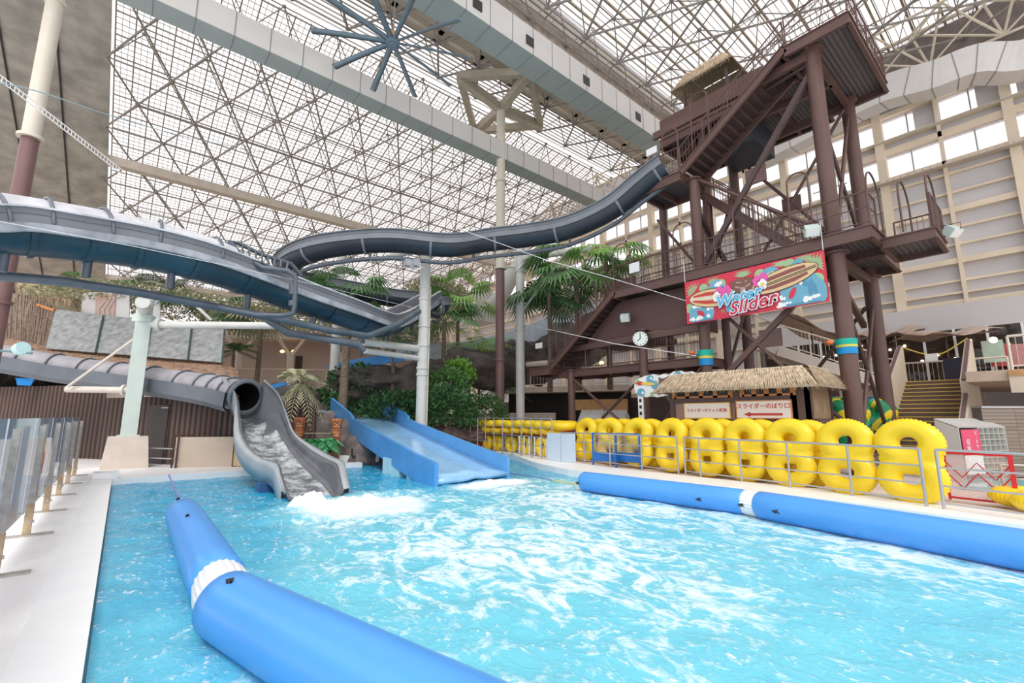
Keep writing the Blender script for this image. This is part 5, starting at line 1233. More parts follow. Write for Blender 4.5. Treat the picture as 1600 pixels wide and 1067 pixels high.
for k, (x0, x1, y0, y1) in enumerate(((131, 203, 456, 497), (222, 251, 462, 500))):
    T = thing('poster', 'white poster board with a faded orange flame design behind the grey panels' if k == 0 else 'narrow white board right of the flame poster', 'poster', dep((x0+x1)/2, y1, 25))
    mb = MB(); mb.add([dep(x0, y0, 25), dep(x1, y0+3, 25), dep(x1, y1+5, 25), dep(x0-4, y1, 25)], [(0, 1, 2, 3)]); q = mb.build('board', M_wht, T); thick(q, .05)
    if k == 0:
        mb = MB(); mb.add([dep(150, y0+2, 24.9), dep(181, y0+3, 24.9), dep(178, y1+3, 24.9), dep(148, y1+1, 24.9)], [(0, 1, 2, 3)]); mb.build('orange_field', mat('faded_orange', (.70, .48, .42), .6), T)
        mb = MB()
        for dx in (0, 8, 15): mb.tube([dep(155+dx, 492, 24.85), dep(153+dx, 484, 24.85), dep(158+dx, 477, 24.85), dep(164+dx, 470-dx*.3, 24.85)], .03, 4)
        mb.build('flame_mark', M_wht, T)
        mb = MB(); mb.bar(dep(129, 452, 25), dep(204, 457, 25), .12, .1); mb.build('awning_edge', MATS['dark_green_batten'], T)
# ================================================================ background building in the middle
M_bb = mat('beige_facade', (.56, .45, .39), .8, var=.06, vs=.6)
M_bd = mat('facade_shadow_door', (.06, .05, .045), .7, var=.1)
fz = lambda x, y, d=34: dep(x, y, d)
bT = thing('background_building', 'beige building with balcony and tree-shaped columns behind the plants', 'building', (8, 32, 0))
a, b = dep(330, 640, 34), dep(700, 640, 36); a.z = b.z = 0
dv = (b-a).normalized(); nv = V((dv.y, -dv.x, 0))
if nv.dot(-a) < 0: nv = -nv
mb = MB(); mb.bar(a+V((0, 0, 4.3)), b+V((0, 0, 4.3)), .3, 8.6); mb.build('facade', M_bb, bT)
mb = MB(); mb.bar(a+nv*1.3+V((0, 0, 3.7)), b+nv*1.3+V((0, 0, 3.7)), 2.4, .3); mb.build('balcony_slab', M_bb, bT)
mb = MB(); mb.bar(a+nv*1+V((0, 0, 7.4)), b+nv*1+V((0, 0, 7.4)), 1.8, .4); mb.build('eave_beam', mat('facade_trim', (.68, .57, .48), .7), bT)
L_ = (b-a).length
for i in range(5):
    p = a+dv*(L_*(.15+.2*i))+nv*2.2; mb = MB(); mb.bar(p, p+V((0, 0, 6.2)), .35, .35); mb.bar(p+V((0, 0, 5.8)), p+dv*.9+V((0, 0, 7.2)), .25, .2); mb.bar(p+V((0, 0, 5.8)), p-dv*.9+V((0, 0, 7.2)), .25, .2); mb.build('column', MATS['facade_trim'], bT)
for t0, t1, z0, z1 in ((.05, .16, 0, 3.2), (.33, .36, 4, 6.2), (.55, .62, 4.2, 5.8), (.7, .8, .2, 3)):
    mb = MB(); mb.bar(a+dv*L_*t0+nv*.17+V((0, 0, (z0+z1)/2)), a+dv*L_*t1+nv*.17+V((0, 0, (z0+z1)/2)), .02, z1-z0); mb.build('doorway', M_bd, bT)
rail('r', [tuple(a+nv*2.4+V((0, 0, 3.85))), tuple(a+nv*2.4+dv*L_*.5+V((0, 0, 3.85)))], 1.1, 2, 2, .25, MATS['facade_trim'], bT, .03)
M_lamp = mat('warm_lamp', (1, .62, .25), .4, var=0, emit=2.5)
for k, (x, y, d) in enumerate(((441, 549, 32.6), (459, 549, 32.6), (722, 603, 28), (940, 567, 27))):
    mb = MB(); mb.ball(dep(x, y, d), .16, 10, 6, (1, 1, .7)); o = mb.build('wall_lamp', M_lamp, None); tag(o, ('glowing wall lamp on the beige building, left of two', 'glowing wall lamp on the beige building, right of two', 'small warm lamp among the bushes near the brown column foot', 'warm lamp under the lower brown walkway')[k], 'lamp')
# blue rimmed rock ledges of the upper river
M_rock = mat('artificial_rock', (.105, .09, .085), .85, var=.45, vs=1.6, bump=.9, bs=3.5)
def rock(label, pts, seed=0, name='rock', m=M_rock, group=None):
    """pts: (centre, radii) blobs merged into one weathered rock"""
    mb = MB()
    for i, (c, r) in enumerate(pts):
        rows = []
        for a_ in range(13):
            th = math.pi*a_/12; row = []
            for b_ in range(20):
                ph = 2*math.pi*b_/20; d = V((math.sin(th)*math.cos(ph), math.sin(th)*math.sin(ph), math.cos(th)))
                k = 1+.35*noise.noise(d*1.6+V((seed+i*3.1, 0, 0)))+.18*noise.noise(d*4+V((0, seed+i, 0)))+.12*noise.noise(d*9+V((seed, i, 3)))
                row.append(V(c)+V((d.x*r[0], d.y*r[1], d.z*r[2]))*k)
            rows.append(row)
        mb.grid(rows, True, True)
    o = mb.build(name, m, None); tag(o, label, 'rock', group)
    r = o.modifiers.new('r', 'REMESH'); r.mode = 'VOXEL'; r.voxel_size = max(.06, max(max(q[1]) for q in pts)/34); r.use_smooth_shade = True
    return o
def dz0(px, d, z): p = dep(px, 650, d); return (p.x, p.y, z)
rock('dark rock overhang under the blue ledge behind the palms', [(dz0(600, 25, 3.6), (3.2, 1.3, .75)), (dz0(560, 24.5, 2.9), (2, 1.2, .6)), (dz0(665, 25.5, 3.4), (2.0, 1.3, 1.3))], 1)
rock('dark rock mass behind the brown column foot', [(dz0(760, 29, 4.6), (4, 1.6, 1.3)), (dz0(830, 30, 5.2), (3, 1.5, 1.4)), (dz0(900, 31, 6.4), (3., 1.5, 1.5))], 2)
rock('grey rock bank left of the light blue slide above the tiki planter', [(dz0(505, 20.5, 1.0), (1.6, 1.0, .8)), (dz0(548, 19.3, .6), (.9, .9, .9)), (dz0(575, 18.6, .2), (1.1, 1.0, .8))], 3, m=mat('grey_brown_rock', (.20, .165, .15), .85, var=.4, vs=2, bump=.9, bs=4))
rock('dark rock bank behind the dark flume mouth', [(dz0(440, 21, 2.2), (1.6, 1., .9)), (dz0(400, 21.5, 2.0), (1.6, 1, .8)), (dz0(470, 20.5, 1.0), (1.2, .8, 1.4))], 4)
rock('low brown rock kerb behind the light blue slide', [(dz0(660+i*24, 24, .75), (1.0, .6, .45)) for i in range(5)], 5, m=mat('kerb_rock', (.17, .12, .11), .85, var=.4, vs=3, bump=.9, bs=6))
M_lb = mat('ledge_blue', (.03, .22, .55), .4, var=.1)
def ledge(label, pts, h, w_, m=M_lb, nm='river_edge'):
    mb = MB(); sweep(mb, ipath(pts, 4), [(-w_, 0), (-w_, h), (w_, h), (w_, 0)], True, False); o = mb.build(nm, m, None); tag(o, label, 'river edge'); return o
ledge('bright blue raised river edge on the dark rock ledge', [dep(515, 583, 24), dep(560, 574, 24), dep(632, 564, 24)], .45, .06)
ledge('low blue river edge left of the pygmy palm', [dep(400, 612, 20), dep(425, 608, 20), dep(447, 602, 20)], .18, .05)
M_pb = mat('pale_blue_band', (.50, .56, .64), .5, var=.1)
ledge('pale blue curved river wall sweeping up behind the columns', [dep(610, 562, 31), dep(700, 566, 31), dep(770, 556, 31), dep(850, 530, 31), dep(905, 505, 31), dep(935, 485, 31)], 1.3, .15, M_pb)
# tree-trunk palisade
T = thing('log_palisade', 'dark brown log palisade under the small palm', 'palisade', dz0(460, 19.5, 0))
for i in range(13): p = dep(438+i*4.4, 650, 19.3+.05*(i % 2)); mb = MB(); mb.cyl((p.x, p.y, 0), (p.x, p.y, 2.35+.12*math.sin(i*2.1)), .075, 8); mb.build('log', M_br2 if i % 2 else M_br1, T)
# ================================================================ right side: stairs, terrace, cafe
M_cw = mat('cream_wall', (.72, .63, .50), .75, var=.05, vs=1)
M_cap = mat('purple_brown_cap', (.16, .09, .10), .4)
T = thing('staircase', 'brown staircase with yellow nosings between cream parapets, right side', 'staircase', (21, 3.2, 0))
X0, n, rise, tread = 20.6, 19, .168, .31; SY0, SY1 = 2.35, 4.35
mb = MB(); nb = MB()
for i in range(n):
    x = X0+i*tread; mb.box((x, SY0, 0), (x+tread, SY1, (i+1)*rise)); nb.box((x-.015, SY0, (i+1)*rise-.035), (x+.05, SY1, (i+1)*rise+.006))
mb.build('steps', mat('step_brown', (.17, .12, .10), .75, var=.15, vs=5), T); nb.build('nosing', mat('nosing_yellow', (.72, .50, .12), .6), T)
XT = X0+n*tread; ZT = n*rise
for y, w_ in ((SY1, .22), (SY0-.22, .22)):
    for (xa, xb, za, zb) in ((X0-.2, X0+2.6, 0, .0), (X0+2.6, XT+.1, 0, 0)):
        h0 = 1.05 if xa < X0+1 else 1.55
        z_a, z_b = max(0, (xa-X0)/tread*rise)+h0, max(0, (xb-X0)/tread*rise)+h0
        mb = MB(); mb.prism([(xa, y, 0), (xb, y, 0), (xb, y, z_b), (xa, y, z_a)], (0, w_, 0)); mb.build('parapet', M_cw, T)
        mb = MB(); mb.bar((xa, y+w_/2, z_a+.03), (xb, y+w_/2, z_b+.03), .11, .07); mb.build('cap_rail', M_cap, T)
mb = MB(); mb.bar((X0-.9, SY1+.1, .4), (X0+2.4, SY1+.1, 2.2), .04, .04); mb.build('handrail', M_chr, T)
# terrace slab
mb = MB(); mb.box((XT, -14, ZT-.35), (32, 30, ZT)); mb.box((XT-4.5, -14, ZT-.35), (XT, SY0-.3, ZT)) ; struct(mb, 'floor_terrace', mat('terrace_beige', (.60, .48, .38), .8, var=.08))
mb = MB(); mb.box((XT-4.6, -14, ZT-.75), (XT-4.5, SY0-1.3, ZT-.05)); mb.box((XT-.05, SY1+.3, ZT-.8), (XT, 30, ZT)); struct(mb, 'trim_12', M_cw)
mb = MB(); mb.box((XT-4.62, -14, ZT-.22), (XT-4.6, SY0-1.3, ZT-.02)); struct(mb, 'trim_13', mat('timber_orange', (.58, .33, .14), .6, var=.15))
M_bl = mat('cream_baluster', (.78, .70, .62), .6, var=.03)
T = thing('balustrade', 'cream balustrade on the terrace at the right border', 'balustrade', (21.9, 0, ZT))
rail('r', [(XT-4.4, -6, ZT), (XT-4.4, SY0-1.4, ZT)], 1.1, 2, 1.6, .17, M_bl, T, .035)
T = thing('balustrade', 'cream balustrade on the terrace left of the staircase top', 'balustrade', (26, 5, ZT))
rail('r', [(XT+.3, SY1+.3, ZT), (XT+.3, 11, ZT)], 1.1, 2, 1.6, .17, M_bl, T, .035)
T = thing('balustrade', 'white railing at the back of the landing behind the yellow rope', 'balustrade', (XT+3, 3, ZT))
rail('r', [(XT+2.6, SY0-1, ZT), (XT+2.6, SY1+1, ZT)], 1.05, 2, 1.6, .17, M_bl, T, .035)
o = rope('yellow rope slung across the top of the staircase with a white notice', ipath([(XT+.1, SY1+.1, ZT+1.6), (XT+.1, 3.7, ZT+1.2), (XT+.1, 3.1, ZT+1.15), (XT+.1, SY0-.1, ZT+1.7)], 6), .025, MATS['yellow_rope'])
mb = MB(); mb.box((XT+.05, 3.25, ZT+.85), (XT+.07, 3.65, ZT+1.17)); o = mb.build('notice', M_wht, None); tag(o, 'white notice sheet hanging on the yellow rope at the stair top', 'notice')
mb = MB(); mb.box((XT+.9, SY0-.1, ZT), (XT+.95, 3.2, ZT+1.0)); o = mb.build('dark_screen', mat('navy_cloth', (.02, .02, .04), .7), None); tag(o, 'dark navy cloth screen at the top of the staircase, right side', 'screen')
# cafe front on the right wall
M_gb2 = glass_mat('shop_glass', (.08, .06, .05), .35)
T = thing('cafe_front', 'cafe front with tall dark windows and lit ceiling lamps on the terrace', 'shop front', (31.5, 2, ZT))
mb = MB(); mb.box((31.2, -14, ZT+2.75), (31.48, 12, 7.2)); mb.build('fascia', M_wall, T)
mb = MB(); mb.box((31.42, -14, ZT), (31.48, 12, ZT+2.75)); mb.build('interior_back', mat('cafe_brown', (.10, .055, .04), .7, var=.3, vs=1.5), T)
mb = MB(); mb.box((31.22, -14, ZT), (31.24, 12, ZT+2.75)); mb.build('glass', M_gb2, T)
for k in range(22): y = -13+k*1.15; mb = MB(); mb.box((31.16, y-.05, ZT), (31.28, y+.05, ZT+2.75)); mb.build('mullion', M_wht, T)
M_lw = mat('cafe_lamp', (1, .82, .6), .4, var=0, emit=7)
r_ = random.Random(11)
for k in range(22):
    mb = MB(); y = -3+k*.62; mb.ball((31.35, y, ZT+1.5+r_.uniform(-.3, .9)), .07, 8, 5); o = mb.build('ceiling_lamp', M_lw, None); tag(o, 'small warm white lamp seen through the cafe windows', 'lamp', 'small lamps inside the cafe')
mb = MB(); mb.ball(dep(1552, 531, 19.5), .13, 12, 8); o = mb.build('globe_lamp', M_lw, None); tag(o, 'larger round lamp under the cloth canopy tip, upper right', 'lamp')
for k, (x0, y0, c) in enumerate(((1546, 556, (.55, .1, .1)), (1570, 556, (.6, .3, .3)), (1535, 550, (.5, .65, .55)))):
    p = dep(x0, y0, 21); mb = MB(); mb.bar(p, p+V((.0, -.7, 0)), .03, 1.0); mb.box((p.x-.02, p.y-.37, ZT), (p.x+.02, p.y-.33, p.z)); o = mb.build('cafe_flag', mat('flag_%d' % k, c, .7), None); o.name = 'shop_banner'; tag(o, ('dark red cloth notice in front of the cafe', 'rose cloth notice beside the dark red one', 'pale green cloth notice left of the dark red one')[k], 'notice')
# cloth canopies
M_cp = mat('taupe_canopy', (.46, .35, .29), .8, var=.1)
for k, (pa, pb, d) in enumerate((((1436, 527), (1560, 517), 20.5), ((1380, 527), (1445, 514), 23), ((1230, 493), (1330, 535), 22), ((1330, 530), (1380, 520), 24))):
    a, b = dep(*pa, d), dep(*pb, d-.5); rows = []
    for i in range(9):
        t = i/8; p = a.lerp(b, t); z = .12*math.sin(t*9)
        rows.append([p+V((-.3, -.2, z)), p+V((.6, .5, z+.25)), p+V((1.8, 1.4, z+.1))])
    mb = MB(); mb.grid(rows); o = mb.build('cloth_canopy', M_cp, None); thick(o, .03)
    q = tag(o, ('taupe cloth canopy over the cafe terrace, rightmost', 'taupe cloth canopy tip left of the rightmost one', 'long taupe canopy edge behind the banner corner', 'small taupe canopy between the tower legs')[k], 'canopy')
    mb = MB(); mb.cyl(a, b, .04, 6); mb.build('edge_pole', M_cap, o)
    mb = MB(); c = (a+b)/2+V((.6, .5, 0)); mb.cyl((c.x, c.y, ZT), c, .04, 8); mb.build('pole', M_br2, o)
# second stair flight with white balusters behind the tower
T = thing('staircase', 'beige stair with white balusters running down behind the tower legs', 'staircase', (21, 9, 0))
a, b = dep(1215, 548, 20.5), dep(1385, 602, 19)
mb = MB(); mb.bar(a, b, .3, .45); mb.bar(a+V((.9, .7, 0)), b+V((.9, .7, 0)), .3, .4); mb.build('stringer', M_bl, T)
mb = MB()
for i in range(22): p = a.lerp(b, i/22)+V((.45, .35, .1)); mb.box(tuple(p-V((.5, .5, .05))), tuple(p+V((.5, .5, .03))))
mb.build('steps', M_cw, T)
rail('r', [tuple(a+V((0, 0, .25))), tuple(b+V((0, 0, .25)))], 1.0, 2, 1.6, .15, M_bl, T, .03)
a2 = dep(1100, 490, 22); rail('r', [tuple(a2), tuple(a+V((0, 0, .25)))], 1.0, 2, 1.6, .17, M_bl, T, .03)
mb = MB(); mb.bar(a2-V((0, 0, .2)), a, .3, .4); mb.build('landing_edge', M_bl, T)
mb = MB(); p = dep(1240, 600, 22); mb.box((p.x, p.y-1.3, 0), (p.x+1.2, p.y+1.6, 4.0)); mb.build('pier', M_cw, T)
# floor lines below stair: arch shaped dark openings, lower level facade behind the booth
mb = MB(); mb.box((23.5, 6.2, 0), (23.7, 30, ZT-.4)); struct(mb, 'wall_terrace', mat('shaded_brown_wall', (.12, .09, .08), .8, var=.3, vs=.8))
# slatted wood wall and slipper rack, turquoise side pool
M_sl = blocks('slat_wall', (.28, .225, .185), (.22, .175, .145), (.11, .085, .07), 1., 1.05, .1, .008)
a, b = dep(1527, 650, 13.2), dep(1720, 650, 13.6)
mb = MB(); uvv = (b-a).normalized()
mb.bar(V((a.x, a.y, .98)), V((b.x, b.y, .98)), .25, 1.9); o = mb.build('slatted_wall', M_sl, None, uvf=lambda p: ((p-a).dot(uvv), p.z)); tag(o, 'grey brown slatted timber wall at the right border under the terrace', 'wall')
mb = MB(); mb.bar(V((a.x, a.y, 1.95)), V((b.x, b.y, 1.95)), .3, .05); mb.build('coping', M_chr, o)
p = dep(1600, 755, 11); mb = MB(); mb.box((p.x-.9, p.y-3, .02), (p.x+1.6, p.y+1.0, .1)); o = mb.build('side_pool', mat('turquoise_water', (.10, .55, .62), .1, var=.1), None); tag(o, 'strip of turquoise water of a side pool at the right border', 'pool')
fence('low galvanised railing before the turquoise side pool at the right border', [tuple(dep(1550, 650, 9.2)*1+V((0, 0, -1.65))), tuple(dep(1680, 650, 8.6)+V((0, 0, -1.65)))], .72, (.12, .72), .6)
T = thing('slipper_rack', 'grey pigeonhole slipper rack with pink Japanese sign at the foot of the stairs', 'rack', dep(1500, 720, 12.4))
a, b = dep(1494, 650, 12.2), dep(1566, 650, 12.9); a.z = b.z = 0; dv2 = (b-a).normalized(); nv2 = V((dv2.y, -dv2.x, 0)); nv2 = nv2 if nv2.dot(-a) > 0 else -nv2
M_rk = mat('rack_grey', (.52, .50, .48), .6, var=.05)
mb = MB(); bk = -nv2*.5
mb.prism([a, a+V((0, 0, 1.42)), a+bk+V((0, 0, 1.62)), a+bk], dv2*.03); mb.prism([b, b+V((0, 0, 1.42)), b+bk+V((0, 0, 1.62)), b+bk], dv2*.03); mb.build('side_board', M_rk, T)
mb = MB(); mb.add([a+V((0, 0, 1.42)), b+V((0, 0, 1.42)), b+bk+V((0, 0, 1.64)), a+bk+V((0, 0, 1.64))], [(0, 1, 2, 3)]); q = mb.build('top_board', M_rk, T); thick(q, .03)
mb = MB(); mb.add([a+bk, b+bk, b+bk+V((0, 0, 1.6)), a+bk+V((0, 0, 1.6))], [(0, 1, 2, 3)]); mb.build('back_board', M_rk, T)
mb = MB()
for i in range(6): p = a.lerp(b, .42+i*.112); mb.add([p, p+bk, p+bk+V((0, 0, 1.5)), p+V((0, 0, 1.4))], [(0, 1, 2, 3)])
for j in range(9): z = .15+j*.155; mb.add([a.lerp(b, .42)+V((0, 0, z)), b+V((0, 0, z)), b+bk+V((0, 0, z)), a.lerp(b, .42)+bk+V((0, 0, z))], [(0, 1, 2, 3)])
q = mb.build('pigeonholes', mat('rack_cream', (.62, .60, .56), .6), T); thick(q, .012)
mb = MB(); mb.bar(a.lerp(b, .03)+nv2*.02+V((0, 0, 1.02)), a.lerp(b, .40)+nv2*.02+V((0, 0, 1.02)), .02, .66); sg_ = mb.build('sign_board', mat('sign_pink', (.78, .07, .16), .5, var=0), T)
mb = MB(); mb.bar(a.lerp(b, .03)+nv2*.02+V((0, 0, .45)), a.lerp(b, .40)+nv2*.02+V((0, 0, .45)), .02, .48); mb.build('lower_board', M_wht, T)
for i, ch in enumerate('ビーチサン'): text('｜' if ch == 'ー' else ch, a.lerp(b, .31)+nv2*.04+V((0, 0, 1.26-i*.12)), dv2, (0, 0, 1), .12, M_wht, sg_, 'lettering', ext=.001)
for i, ch in enumerate('収納'): text(ch, a.lerp(b, .13)+nv2*.04+V((0, 0, 1.02-i*.17)), dv2, (0, 0, 1), .17, M_wht, sg_, 'lettering', ext=.001)
# dark counters and lower level behind the small rings
T = thing('bar_kiosk', 'dark ground floor bar with orange counter front under the balcony', 'kiosk', dep(880, 680, 27))
a, b = dep(790, 650, 30), dep(985, 650, 27); a.z = b.z = 0; dv3 = (b-a).normalized(); nv3 = V((dv3.y, -dv3.x, 0)); nv3 = nv3 if nv3.dot(-a) > 0 else -nv3
mb = MB(); mb.bar(a-nv3*.6+V((0, 0, 1.6)), b-nv3*.6+V((0, 0, 1.6)), .2, 3.2); mb.build('back_wall', mat('bar_black', (.02, .016, .015), .8, var=.2), T)
mb = MB(); mb.bar(a+V((0, 0, 3.3)), b+V((0, 0, 3.3)), 1.6, .35); mb.build('balcony_slab', MATS['facade_trim'], T)
mb = MB(); mb.bar(a.lerp(b, .6)+nv3*.8+V((0, 0, 2.35)), b+nv3*.8+V((0, 0, 2.35)), .1, .62); mb.build('orange_fascia', MATS['timber_orange'], T)
rail('r', [tuple(a+nv3*.7+V((0, 0, 3.5))), tuple(b+nv3*.7+V((0, 0, 3.5)))], 1.05, 2, 1.8, .2, M_bl, T, .03)
mb = MB(); mb.tube([a.lerp(b, .02)+nv3*1.1+V((0, 0, .1)), a.lerp(b, .02)+nv3*1.1+V((0, 0, 4.4)), a.lerp(b, .08)+nv3*1.1+V((0, 0, 4.8)), a.lerp(b, .5)+nv3*1.1+V((0, 0, 4.9))], .17, 10); mb.build('vent_pipe', M_bl, T)
for k in range(2):
    T = thing('white_stall', 'white roofed display stall behind the yellow rings, %s of two' % ('left', 'right')[k], 'stall', dep(920+k*42, 690, 23), 'white display stalls')
    a, b = dep(903+k*37, 650, 23), dep(938+k*37, 650, 22.4); a.z = b.z = 0; d_ = (b-a); s_ = V((d_.y, -d_.x, 0)).normalized(); s_ = s_ if s_.dot(-a) > 0 else -s_
    mb = MB(); mb.prism([a+V((0, 0, 1.5)), a-s_*.5+V((0, 0, 2.0)), a-s_*1+V((0, 0, 1.5))], d_); mb.build('roof', mat('stall_white', (.70, .69, .66), .6), T)
    mb = MB(); mb.bar(a+V((0, 0, .5)), b+V((0, 0, .5)), .1, 1.0); mb.build('body', M_bl, T)
    for q in (a, b, a.lerp(b, .5)): mb = MB(); mb.cyl(q, q+V((0, 0, 1.5)), .03, 6); mb.build('post', M_wht, T)
T = thing('low_wall', 'beige tiled low wall behind the grid fence', 'wall', dep(780, 690, 25))
a, b = dep(700, 650, 27.5), dep(868, 650, 27.5); mb = MB(); wv_ = (b-a).normalized()
mb.bar(V((a.x, a.y, .95)), V((b.x, b.y, .95)), .3, 1.75); mb.build('tiles', blocks('tile_beige', (.56, .50, .44), (.52, .46, .41), (.35, .25, .22), 1, .45, .3, .02), T, uvf=lambda p: ((p-a).dot(wv_), p.z))
mb = MB(); mb.bar(V((a.x, a.y, 1.85)), V((b.x, b.y, 1.85)), .36, .06); mb.build('coping', M_bl, T)
for k, (x, d, lab) in enumerate(((660, 22, 'small white notice on a blue post left of the beige wall'), (730, 24, 'small white notice on a post at the end of the grid fence'))):
    p = dep(x, 650, d); T = thing('notice_post', lab, 'notice', (p.x, p.y, 0)); mb = MB(); mb.cyl((p.x, p.y, 0), (p.x, p.y, 2.0), .03, 6); mb.build('post', mat('post_blue', (.15, .2, .4), .5) if k == 0 else M_chr, T)
    q = dep(x, 633, d-.1); mb = MB(); mb.bar(q-V((.18, -.15, 0)), q+V((.18, -.15, 0)), .03, .28); mb.build('notice_board', M_wht, T)
# blue and green wraps on the tower legs
for k, (px, py, d, dx) in enumerate(((1097, 556, 16.8, .25), (1321, 537, 13.3, .27))):
    c = cC if k == 0 else cA; z0 = dep(px, py+14, d).z; z1 = dep(px, py-10, d).z
    T = thing('cloth_band', 'blue and green cloth band wrapped round the %s tower leg' % ('left front', 'right front')[k], 'cloth band', (c[0], c[1], z0))
    for j, m in enumerate((mat('wrap_blue', (.0, .28, .65), .5), mat('wrap_yellow', (.7, .65, .1), .5), mat('wrap_green', (.0, .45, .35), .5))):
        hh = (z1-z0); za = z0+hh*(0, .45, .62)[j]; zb = z0+hh*(.45, .62, 1)[j]; mb = MB(); mb.cyl((c[0], c[1], za), (c[0], c[1], zb), dx+.01*j, 16); mb.build('band', m, T)
    p = V((c[0]-.45, c[1]+.3, z1-.1)); mb = MB(); mb.ball(p, .1, 8, 6, (1.6, 1, .7)); mb.build('orange_bird' if False else 'orange_tip', mat('wrap_orange', (.85, .2, .05), .5), T)

for x, y, d, w_, h, lab in ((842, 540, 23.3, .5, .28, 'small white notice on the railing of the lowest brown landing'), (1018, 236, 17.9, .5, .3, 'white notice on the railing of the upper left landing'), (991, 418, 18.3, .5, .42, 'white notice on the walkway railing above the lower stairs')):
    p = dep(x, y, d); p.x = 15.9; q = onx(x, y, 15.94); mb = MB(); mb.box((15.93, q.y-w_/2, q.z-h/2), (15.95, q.y+w_/2, q.z+h/2)); o = mb.build('notice', M_wht, None); tag(o, lab, 'notice')
# ================================================================ plants and carved posts
M_gd = mat('leaf_dark_green', (.06, .15, .05), .45, var=.4, vs=5); M_gm = mat('leaf_green', (.12, .28, .08), .45, var=.4, vs=5)
M_gb_ = mat('leaf_bright_green', (.24, .5, .08), .45, var=.3, vs=5); M_gp_ = mat('leaf_pale_dry', (.42, .42, .26), .6, var=.3, vs=5); M_gy = mat('leaf_yellow_green', (.55, .55, .06), .5, var=.3, vs=4)
M_tr = mat('palm_trunk', (.20, .15, .11), .9, var=.4, vs=9, bump=.8, bs=20)
def feather(mb, base, dirv, L_, droop, w_=.32, n=16, lw=.035, r_=rnd):
    """pinnate palm leaf: rib and narrow leaflets"""
    d = V(dirv).normalized(); pts = []
    for i in range(n+1):
        t = i/n; pts.append(V(base)+d*(L_*t)+V((0, 0, -droop*t*t*L_)))
    mb.tube(pts, lambda t: .018*(1-t)+.004, 4)
    for i in range(2, n+1):
        p = pts[i]; tdir = (pts[i]-pts[i-1]).normalized(); s = tdir.cross(V((0, 0, 1)));
        s = s.normalized() if s.length > .01 else V((1, 0, 0)); t = i/n; l = w_*L_*math.sin(math.pi*min(1, t*.85+.12))
        for sg in (-1, 1):
            e = p+(s*sg*.85+tdir*.55).normalized()*l+V((0, 0, -l*.35+r_.uniform(-.03, .03))); m_ = p.lerp(e, .5)+V((0, 0, l*.08))
            mb.add([p-tdir*lw*.5, m_-tdir*lw, e, m_+tdir*lw], [(0, 1, 2, 3)])
def fan(mb, c, dirv, R, n=18, r_=rnd):
    """palmate leaf"""
    d = V(dirv).normalized(); s = d.cross(V((0, 0, 1))); s = s.normalized() if s.length > .01 else V((1, 0, 0)); u = s.cross(d); c = V(c)
    for i in range(n):
        a = math.radians(-115+230*i/(n-1)); k = (d*math.cos(a)+s*math.sin(a)); e = c+k*R*r_.uniform(.85, 1.05)+V((0, 0, -R*.28))
        m_ = c+k*R*.55+u*R*.06; q = (-d*math.sin(a)+s*math.cos(a))*R*.055
        mb.add([c, m_-q, e, m_+q], [(0, 1, 2, 3)])
def palm(label, x, y, z0, zt, kind, n, R, m=M_gm, tr=.11, name='palm', up=.5, droop=.5, seed=1, low=None):
    r_ = random.Random(seed); T = thing(name, label, 'palm', (x, y, z0))
    if zt > z0+.05:
        mb = MB(); mb.tube(ipath([(x, y, z0), (x+.05, y, (z0+zt)/2), (x, y, zt)], 5), lambda t: tr*(1.15-.3*t+.06*math.sin(t*60)), 10); mb.build('trunk', M_tr, T)
    mb = MB()
    for i in range(n):
        a = 2*math.pi*i/n*2.4+r_.uniform(-.3, .3); el = up+r_.uniform(-.55, .5); d = V((math.cos(a)*math.cos(el), math.sin(a)*math.cos(el), math.sin(el)))
        if kind == 'feather': feather(mb, (x, y, zt), d, R*r_.uniform(.8, 1.1), droop*r_.uniform(.7, 1.2), r_=r_)
        else:
            p = V((x, y, zt))+d*R*.9+V((0, 0, -.15*R)); mb.cyl((x, y, zt), p, .014, 4, cap=False); fan(mb, p, d+V((0, 0, -.5)), R*.62, r_=r_)
    mb.build('fronds', m, T)
    if low:
        mb = MB()
        for i in range(low):
            a = 2*math.pi*i/low; d = V((math.cos(a), math.sin(a), -.3)); feather(mb, (x, y, zt), d, R*.8, droop*1.7, r_=r_)
        mb.build('dry_fronds', M_gp_, T)
    return T
def P2(px, d): p = dep(px, 650, d); return p.x, p.y
z_at = lambda py, d, px=800: dep(px, py, d).z
x, y = P2(465, 19); palm('small palm with pale drooping fronds on the log palisade behind the dark flume', x, y, 2.2, z_at(598, 19, 465), 'feather', 9, 1.5, M_gp_, .16, up=.75, droop=.75, seed=3, low=9)
x, y = P2(533, 21.5); palm('tall fan palm whose shaggy trunk rises left of the white post', x, y, 0, z_at(462, 21.5, 530), 'fan', 15, 1.7, M_gm, .2, up=.35, seed=5)
x, y = P2(905, 24); palm('big fan palm with bright top leaves behind the lower brown stairs', x, y, 3, z_at(420, 24, 905), 'fan', 20, 2.3, M_gm, .16, up=.2, seed=8)
x, y = P2(955, 23); palm('bright green fan palm right above the walkway sign', x, y, 3, z_at(405, 23, 955), 'fan', 12, 1.8, M_gb_, .13, up=.5, seed=9)
x, y = P2(860, 25); palm('drooping dark fan palm left of the lower brown stairs', x, y, 3, z_at(452, 25, 860), 'fan', 16, 2.0, M_gd, .14, up=.1, seed=10)
x, y = P2(747, 29); palm('feather palm with yellowing fronds left of the big brown column', x, y, 0, z_at(545, 29, 747), 'feather', 12, 3.4, M_gb_, .09, up=.6, droop=.5, seed=12)
x, y = P2(732, 30); palm('yellow green feather palm behind the slim palm', x, y, 0, z_at(560, 30, 735), 'feather', 8, 2.8, M_gy, .08, up=.5, droop=.4, seed=13)
